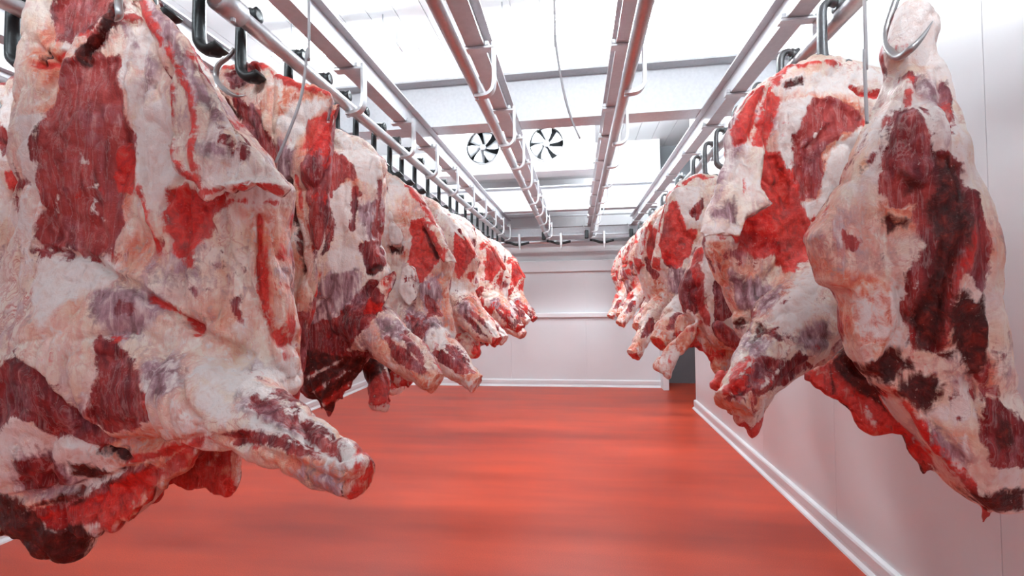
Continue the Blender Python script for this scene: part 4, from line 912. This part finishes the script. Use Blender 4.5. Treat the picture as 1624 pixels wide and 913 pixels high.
MEAT['ragged'] = dict(o=(.93, 2.35, 2.26), res=.007, lump=1, bias=dict(stn=.01),
 pieces=[
  dict(t='slab', part='body', poly=[(-.332, -.499), (-.383, -.608), (-.418, -.702), (-.406, -.828), (-.368, -.891), (-.318, -.923), (-.267, -1.032), (-.12, -1.047), (.112, -.986), (.178, -.621), (.178, -.1), (.065, -.038), (-.052, -.056), (-.121, -.13), (-.184, -.3), (-.267, -.422)], y=.05, h=.07, r=.065, bumps=[(-.294, -.704, .066, .131, .03)]),
  dict(t='slab', part='rib_sheet', poly=[(-.433, -.861), (-.34, -.862), (-.189, -.879), (-.108, -1.006), (-.116, -1.101), (-.135, -1.148), (-.195, -1.167), (-.232, -1.18), (-.255, -1.133), (-.29, -1.054), (-.344, -1.038), (-.39, -1.028), (-.443, -1.041)], y=.1, h=.02, r=.02, bumps=[], k=.02, paint=dict(red=.02, stn=.03, drk=.01)),
  dict(t='slab', part='bone_end', poly=[(-.535, -1.048), (-.486, -.986), (-.419, -.907), (-.33, -.883), (-.343, -.965), (-.416, -1.048), (-.465, -1.116), (-.487, -1.174), (-.519, -1.141), (-.563, -1.11), (-.55, -1.073)], y=0, h=.03, r=.03, bumps=[], k=.02, paint=dict(stn=.03, red=.008)),
  dict(t='slab', part='cut_lump', poly=[(-.303, -.9), (-.274, -.871), (-.2, -.93), (-.154, -.989), (-.177, -1.039), (-.243, -1.01), (-.284, -.965)], y=-.07, h=.035, r=.035, bumps=[], k=.01, paint=dict(mus=.06, red=0, wht=-.04))],
 marks=[
  ('mus', [(-.427, -.672), (-.382, -.642), (-.357, -.705), (-.347, -.811), (-.371, -.842), (-.404, -.796)], dict(b=.019, d=-.008)),
  ('wht', [(-.337, -.516), (-.293, -.57), (-.255, -.677), (-.272, -.767), (-.328, -.736), (-.341, -.645)], dict(b=.009)),
  ('red', [(-.333, -.535), (-.36, -.612), (-.342, -.691), (-.335, -.796), (-.317, -.888)], dict(hw=.02)),
  ('mus', [(-.262, -.707), (-.225, -.738), (-.207, -.859), (-.257, -.885)], dict(b=.015)),
  ('wht', [(-.405, -.827), (-.366, -.858), (-.346, -.894), (-.369, -.885)], dict(b=.009))])
MEAT['round_top'] = dict(o=(.93, 2.95, 2.24), res=.007, lump=1, bias=dict(),
 pieces=[
  dict(t='slab', part='body', poly=[(-.193, .005), (-.291, -.044), (-.36, -.1), (-.393, -.216), (-.413, -.302), (-.455, -.469), (-.476, -.567), (-.412, -.588), (-.383, -.667), (-.366, -.745), (-.324, -.862), (-.222, -.94), (-.038, -.922), (.059, -.637), (.087, -.217), (.037, -.041), (-.071, .007)], y=0, h=.09, r=.085, bumps=[(-.214, -.211, .161, .161, .05)]),
  dict(t='cone', part='shank', pts=[(-.26, -.05, -.792, .095), (-.348, -.13, -.886, .093), (-.421, -.19, -.962, .076), (-.475, -.23, -1.013, .06)], k=.02, cut=.004),
  dict(t='slab', part='flank_flap', poly=[(-.399, -.183), (-.416, -.301), (-.433, -.43), (-.428, -.523), (-.443, -.589), (-.5, -.573), (-.477, -.492), (-.445, -.337), (-.425, -.245)], y=-.16, h=.013, r=.013, bumps=[], k=.01)],
 marks=[
  ('red', [(-.314, -.083), (-.374, -.111), (-.418, -.19), (-.436, -.298), (-.45, -.363)], dict(hw=.012)),
  ('red', [(-.116, -.027), (-.213, -.026), (-.28, -.066)], dict(hw=.012)),
  ('red', [(-.383, -.3), (-.345, -.2), (-.32, -.263), (-.291, -.368), (-.234, -.362), (-.262, -.476), (-.322, -.55), (-.379, -.533), (-.43, -.442)], dict(b=.021, d=-.008)),
  ('mus', [(-.247, -.248), (-.179, -.167), (-.176, -.229), (-.224, -.292)], dict(b=.009)),
  ('mus', [(-.405, -.479), (-.325, -.52), (-.344, -.576), (-.396, -.555)], dict(b=.009)),
  ('wht', [(-.312, -.104), (-.195, -.097), (-.24, -.23), (-.289, -.317), (-.327, -.222)], dict(b=.009)),
  ('red', [(-.472, -.517), (-.441, -.531), (-.421, -.582), (-.477, -.571)], dict(b=.009)),
  ('mem', [(-.376, -.593), (-.236, -.597), (-.284, -.746), (-.358, -.707)], dict(b=.017)),
  ('mus', [(-.42, -.921), (-.357, -.835), (-.322, -.853), (-.376, -.922)], dict(b=.009)),
  ('mus', [(-.386, -.957), (-.308, -.871), (-.276, -.897)], dict(b=.009)),
  ('stn', [(-.528, -.939), (-.471, -.939), (-.394, -1.01), (-.481, -1.075), (-.53, -1.054)], dict(b=.029)),
  ('red', [(-.51, -.989), (-.478, -.984), (-.436, -1.027), (-.477, -1.066)], dict(b=.001)),
  ('wht', [(-.37, -.775), (-.328, -.745), (-.336, -.818), (-.381, -.835)], dict(b=.009))])
MEAT['long_shank'] = dict(o=(.93, 3.5, 2.22), res=.008, lump=1, bias=dict(stn=.008),
 pieces=[
  dict(t='slab', part='body', poly=[(-.134, .001), (-.246, -.022), (-.337, -.083), (-.393, -.174), (-.464, -.303), (-.517, -.488), (-.474, -.583), (-.439, -.676), (-.397, -.816), (-.265, -.91), (-.043, -.82), (.097, -.412), (.062, -.054)], y=0, h=.085, r=.08, bumps=[(-.212, -.268, .144, .192, .04)]),
  dict(t='cone', part='shank', pts=[(-.279, -.05, -.725, .085), (-.381, -.12, -.84, .083), (-.483, -.2, -1.029, .063), (-.555, -.25, -1.123, .058)], k=.02, cut=.004),
  dict(t='slab', part='flank_flap', poly=[(-.363, -.146), (-.392, -.279), (-.446, -.389), (-.448, -.478), (-.492, -.522), (-.539, -.498), (-.488, -.329), (-.425, -.206)], y=-.15, h=.013, r=.013, bumps=[], k=.01)],
 marks=[
  ('red', [(-.409, -.199), (-.445, -.287), (-.465, -.412)], dict(hw=.012)),
  ('red', [(-.392, -.236), (-.336, -.274), (-.317, -.41), (-.36, -.476), (-.411, -.406)], dict(b=.017)),
  ('mus', [(-.425, -.451), (-.338, -.499), (-.362, -.589), (-.405, -.542)], dict(b=.015)),
  ('wht', [(-.477, -.287), (-.436, -.256), (-.447, -.39), (-.483, -.456)], dict(b=.009)),
  ('red', [(-.524, -.448), (-.448, -.496), (-.478, -.547)], dict(b=.009)),
  ('mus', [(-.503, -1.002), (-.424, -.875), (-.39, -.876), (-.448, -.981)], dict(b=.009)),
  ('mus', [(-.449, -1.002), (-.38, -.898)], dict(b=.009)),
  ('stn', [(-.61, -1.088), (-.507, -1.043), (-.45, -1.112), (-.545, -1.212)], dict(b=.029)),
  ('red', [(-.588, -1.124), (-.532, -1.104), (-.51, -1.161), (-.56, -1.189)], dict(b=.001)),
  ('stn', [(-.362, -.589), (-.298, -.635), (-.337, -.769), (-.382, -.724)], dict(b=.021))])

# ---------------------------------------------------------------- trolleys and hooks
def me_of(bm, name, mat, smooth=True):
    me = bpy.data.meshes.new(name); bmesh.ops.recalc_face_normals(bm, faces=bm.faces[:]); bm.to_mesh(me); bm.free(); me.materials.append(mat)
    if smooth:
        for p in me.polygons: p.use_smooth = True
    return me
def trolley_parts():
    out = []
    bm = bmesh.new(); lathe(bm, [(.010, -.012), (.026, -.012), (.021, 0), (.026, .012), (.010, .012)], 'x', (0, 0, RP + .021), 20)
    out.append(('wheel', me_of(bm, 'wheel', M['dark'])))
    bm = bmesh.new()                                    # strap: from the axle down the left side, foot back under the pipe
    pth = bend([(.0, 0, RP + .021), (-.03, 0, RP + .034), (-.052, 0, RP + .012), (-.056, 0, -.04), (-.056, 0, -.12), (-.05, 0, -.15), (-.025, 0, -.17), (.012, 0, -.168), (.022, 0, -.162)], 5)
    n = len(pth); tube(bm, pth, [.012 + .007 * (k / n) for k in range(n)], 10, 1.0)
    for v in bm.verts: v.co.y *= 1.5
    out.append(('strap', me_of(bm, 'strap', M['dark'])))
    bm = bmesh.new(); lathe(bm, [(.006, -.19), (.016, -.188), (.02, -.175), (.02, -.158), (.012, -.15), (.006, -.148)], 'z', (0, 0, 0), 14)
    out.append(('swivel', me_of(bm, 'swivel', M['dark'])))
    return out
TP = trolley_parts(); TPR = []
for nme, me in TP:
    g = me.copy(); g.materials[0] = M['worn']; TPR.append((nme, g))
def hook_mesh(d=.12, r=.035, side=1):
    bm = bmesh.new()
    pth = bend([(0, 0, .02), (0, 0, -d * .5), (-.02 * side, 0, -d), (-.016 * side, 0, -d - r), (.016 * side, -.01, -d - r * 1.7), (.05 * side, -.022, -d - r), (.066 * side, -.034, -d + r * .8)], 6)
    n = len(pth); tube(bm, pth, [.0062 if k < n * .75 else .0062 * (1 - (k - n * .75) / (n * .25) * .85) for k in range(n)], 10)
    return me_of(bm, 'shaft', M['steel'])
HK = {s: hook_mesh(side=s) for s in (-1, 1)}
def trolley(x, y, label, hook=None, side=1, flip=False, path=None):
    t = empty('rail_trolley', (x, y, ZP), label, 'trolley', 'trolleys on the overhead rails')
    for nme, me in (TPR if flip else TP): add(nme, me, t)
    if hook and path:
        h = empty('meat_hook', path[0], hook, 'hook', 'meat hooks')
        bm = bmesh.new(); pth = bend([Vector(p) - Vector(path[0]) for p in path], 7); n = len(pth)
        tube(bm, pth, [.0085 if k < n * .7 else .0085 * (1 - (k - n * .7) / (n * .3) * .92) for k in range(n)], 12)
        add('shaft', me_of(bm, 'shaft', M['steel']), h)
    elif hook:
        h = empty('meat_hook', (x, y, ZP - .19), hook, 'hook', 'meat hooks')
        add('shaft', HK[side], h)
    return t

# ---------------------------------------------------------------- carcasses
def carcass_meshes(key, seed):
    V, N, Q, pid, at = make_meat(MEAT[key], seed)
    fp = pid[Q[:, 0]]
    # every part stays in one piece: stray islands go to the part around them
    for _ in range(3):
        lab = np.arange(len(Q)); 
        ck = fp[:, None].astype(np.int64) * len(V) + Q                 # corners, told apart per part
        u, inv = np.unique(ck.ravel(), return_inverse=True); inv = inv.reshape(ck.shape)
        while True:
            vm = np.full(len(u), len(Q)); np.minimum.at(vm, inv.ravel(), np.repeat(lab, 4))
            new = vm[inv].min(1); new = np.minimum(new, new[new])
            if (new == lab).all(): break
            lab = new
        done = True; nf = fp.copy()
        for k in np.unique(fp):
            ls, ct = np.unique(lab[fp == k], return_counts=True); main = ls[ct.argmax()]
            for l in ls:
                if l == main: continue
                f = (lab == l); vs = np.zeros(len(V), bool); vs[Q[f].ravel()] = True
                nb = fp[vs[Q].any(1) & ~f]; nb = nb[nb != k]
                if len(nb): nf[f] = np.bincount(nb).argmax(); done = False
        fp = nf
        if done: break
    parts = []
    for k, p in enumerate(MEAT[key]['pieces']):
        q = Q[fp == k]
        if not len(q): continue
        used = np.unique(q); remap = -np.ones(len(V), np.int32); remap[used] = np.arange(len(used)); q = remap[q]
        me = bpy.data.meshes.new(p['part']); me.vertices.add(len(used)); me.vertices.foreach_set('co', V[used].astype(np.float32).ravel())
        me.loops.add(q.size); me.loops.foreach_set('vertex_index', q.ravel().astype(np.int32))
        me.polygons.add(len(q)); me.polygons.foreach_set('loop_start', np.arange(0, q.size, 4, dtype=np.int32))
        me.polygons.foreach_set('use_smooth', np.ones(len(q), bool))
        me.update(calc_edges=True)
        for m_ in MARKS:
            a = me.attributes.new(m_, 'FLOAT', 'POINT'); a.data.foreach_set('value', at[m_][used])
        me.normals_split_custom_set_from_vertices(N[used].tolist())
        me.materials.append(M['meat']); parts.append((p['part'], me))
    return parts
# paler or redder relatives of the traced ones for the far ends of the rows
def relative(src, new, drop, bias, res=.011):
    m = dict(MEAT[src]); m['res'] = res; m['bias'] = bias
    m['marks'] = [k for j, k in enumerate(m['marks']) if k[0] not in drop]
    MEAT[new] = m
relative('third', 'far_pale', ('red', 'drk'), dict(wht=.016, stn=-.004))
relative('pink', 'far_red', ('wht',), dict(red=.014, mus=.008))
relative('red_flap', 'far_mixed', ('red', 'drk'), dict(mus=.012, wht=.008))
relative('round_top', 'far_round', ('red',), dict(mus=.014, stn=.01))
relative('long_shank', 'far_long', ('red', 'wht'), dict(red=.016, wht=.006))
LIB = {k: carcass_meshes(k, 3.7 * i + 1) for i, k in enumerate(MEAT)}

def carcass(key, name, label, group, loc=None, scale=(1, 1, 1), rz=0.0, tint=None):
    t = empty(name, loc or MEAT[key]['o'], label, 'beef quarter', group)
    t.scale = scale; t.rotation_euler = (0, 0, rz)
    for nme, me in LIB[key]:
        o = add(nme, me, t); o.color = (*(tint or (0, 0, 0)), 1)
    return t
GL, GR, GF = 'beef quarters in the left row', 'beef quarters in the right row', 'beef quarters on the far left rail'
carcass('near_left', 'beef_forequarter', 'huge red and white forequarter nearest on the left, thick shank pointing right', GL)
carcass('flank', 'beef_flank', 'thin tan flank hanging from a hook just behind the nearest left forequarter', GL)
carcass('third', 'beef_forequarter', 'white and red forequarter with dark hollow belly, third in the left row', GL)
carcass('red_flap', 'beef_forequarter', 'forequarter with folded bright red flap, fourth in the left row', GL)
carcass('pink', 'beef_forequarter', 'pink forequarter with red edged flap, fifth in the left row', GL)
for i, (key, y, s, rz, w) in enumerate((('far_pale', 4.15, .98, -.1, 'sixth'), ('far_red', 4.75, 1.0, .06, 'seventh'), ('far_mixed', 5.35, .95, -.06, 'eighth'), ('far_pale', 6.0, .93, .05, 'ninth'), ('far_red', 6.75, 1.0, -.05, 'last'))):
    carcass(key, 'beef_forequarter', 'forequarter with short shank, %s in the left row' % w, GL, (-1.09, y, 2.25), (s, s, s), rz, (.13 * i + .1, .2, .31 * i))
carcass('hind', 'beef_hindquarter', 'dark marbled hindquarter hung by the hock, nearest on the right', GR)
carcass('white_fore', 'beef_forequarter', 'round white forequarter with bright red streak, second in the right row', GR)
carcass('ragged', 'beef_forequarter', 'ragged forequarter with dark strands, third in the right row', GR)
carcass('round_top', 'beef_forequarter', 'round topped forequarter with red patch, fourth in the right row', GR)
carcass('long_shank', 'beef_forequarter', 'forequarter with long pale shank, fifth in the right row', GR)
for i, (key, y, s, rz, w) in enumerate((('far_round', 4.05, .98, .08, 'sixth'), ('far_long', 4.75, .9, -.08, 'seventh'), ('far_round', 5.5, .95, .0, 'eighth'), ('far_long', 6.5, .9, .05, 'last'))):
    carcass(key, 'beef_forequarter', 'red and white forequarter with stubby shank, %s in the right row' % w, GR, (.93, y, 2.24), (s, s, s), rz, (.17 * i + .2, .4, .23 * i))
carcass('round_top', 'beef_forequarter', 'quarter cut off by the left picture edge, behind the nearest forequarter', GF, (-2.0, 1.33, 2.27), (-1, 1, 1), 0, (.6, .1, .3))

HOOKS = {('L', 1.1): [(-1.212, 1.080, 2.431), (-1.148, 1.020, 2.322), (-1.095, 0.970, 2.235), (-1.082, 0.960, 2.196), (-1.129, 0.990, 2.205)],
    ('L', 1.45): [(-1.171, 1.450, 2.386), (-1.192, 1.440, 2.352), (-1.228, 1.440, 2.326), (-1.233, 1.440, 2.282), (-1.168, 1.400, 2.221), (-1.118, 1.390, 2.191), (-1.088, 1.400, 2.195)],
    ('R', 1.27): [(0.817, 1.270, 2.249), (0.801, 1.270, 2.205), (0.787, 1.270, 2.158), (0.771, 1.240, 2.103), (0.767, 1.200, 2.059), (0.772, 1.165, 2.058), (0.795, 1.160, 2.084), (0.819, 1.165, 2.118)]}
# trolleys that carry them, and empty ones between
for y, l in ((1.10, 'nearest'), (1.45, 'second'), (2.1, 'third'), (2.75, 'fourth'), (3.5, 'fifth'), (4.15, 'sixth'), (4.75, 'seventh'), (5.35, 'eighth'), (6.0, 'ninth'), (6.75, 'last')):
    trolley(-1.09, y, 'dark rail trolley above the %s quarter of the left row' % l, 'steel hook in the %s quarter of the left row' % l, path=HOOKS.get(('L', y)))
for k, y in enumerate((1.27, 1.72, 1.92, 2.3, 2.52, 2.95, 3.2, 3.8, 4.4, 5.05, 5.7, 6.35)):
    trolley(-1.09, y, 'empty dark trolley on the left rail, %s of the empty ones from the viewer' % ['first', 'second', 'third', 'fourth', 'fifth', 'sixth', 'seventh', 'eighth', 'ninth', 'tenth', 'eleventh', 'twelfth'][k])
for y, l in ((1.27, 'nearest'), (1.72, 'second'), (2.35, 'third'), (2.95, 'fourth'), (3.5, 'fifth'), (4.05, 'sixth'), (4.75, 'seventh'), (5.5, 'eighth'), (6.5, 'last')):
    trolley(.92, y, 'dark rail trolley above the %s quarter of the right row' % l, 'steel hook in the %s quarter of the right row' % l, -1, True, path=HOOKS.get(('R', y)))
for k, y in enumerate((2.05, 2.62, 3.2)):
    trolley(.92, y, 'empty dark trolley on the right rail, %s of the empty ones' % ['nearest', 'middle', 'farthest'][k], flip=True)
trolley(-1.75, 1.25, 'dark trolley on the far left rail at the picture edge', 'steel hook hanging at the far left picture edge', -1)

# ---------------------------------------------------------------- thin cords
def cord(pts, label, rad=.004):
    bm = bmesh.new(); tube(bm, bend(pts, 8), rad, 8)
    tag(mesh_obj('pull_cord', bm, M['cord'], None, True), label, 'cord', 'thin hanging cords')
cord([(-0.736, 1.200, 4.100), (-0.736, 1.200, 2.354), (-0.743, 1.200, 2.209), (-0.760, 1.200, 2.085), (-0.796, 1.200, 1.988), (-0.841, 1.200, 1.895)], 'pale grey cord hanging in front of the tan flank')
cord([(-0.057, 1.600, 4.100), (-0.057, 1.600, 2.541), (-0.054, 1.600, 2.384), (-0.032, 1.600, 2.227), (-0.008, 1.600, 2.126), (0.023, 1.600, 2.047)], 'grey cord dangling from the ceiling between the two bare rails')
cord([(0.728, 1.250, 4.100), (0.728, 1.250, 2.232), (0.724, 1.250, 2.105), (0.724, 1.250, 1.994), (0.725, 1.250, 1.921)], 'straight grey cord hanging beside the nearest right hindquarter')
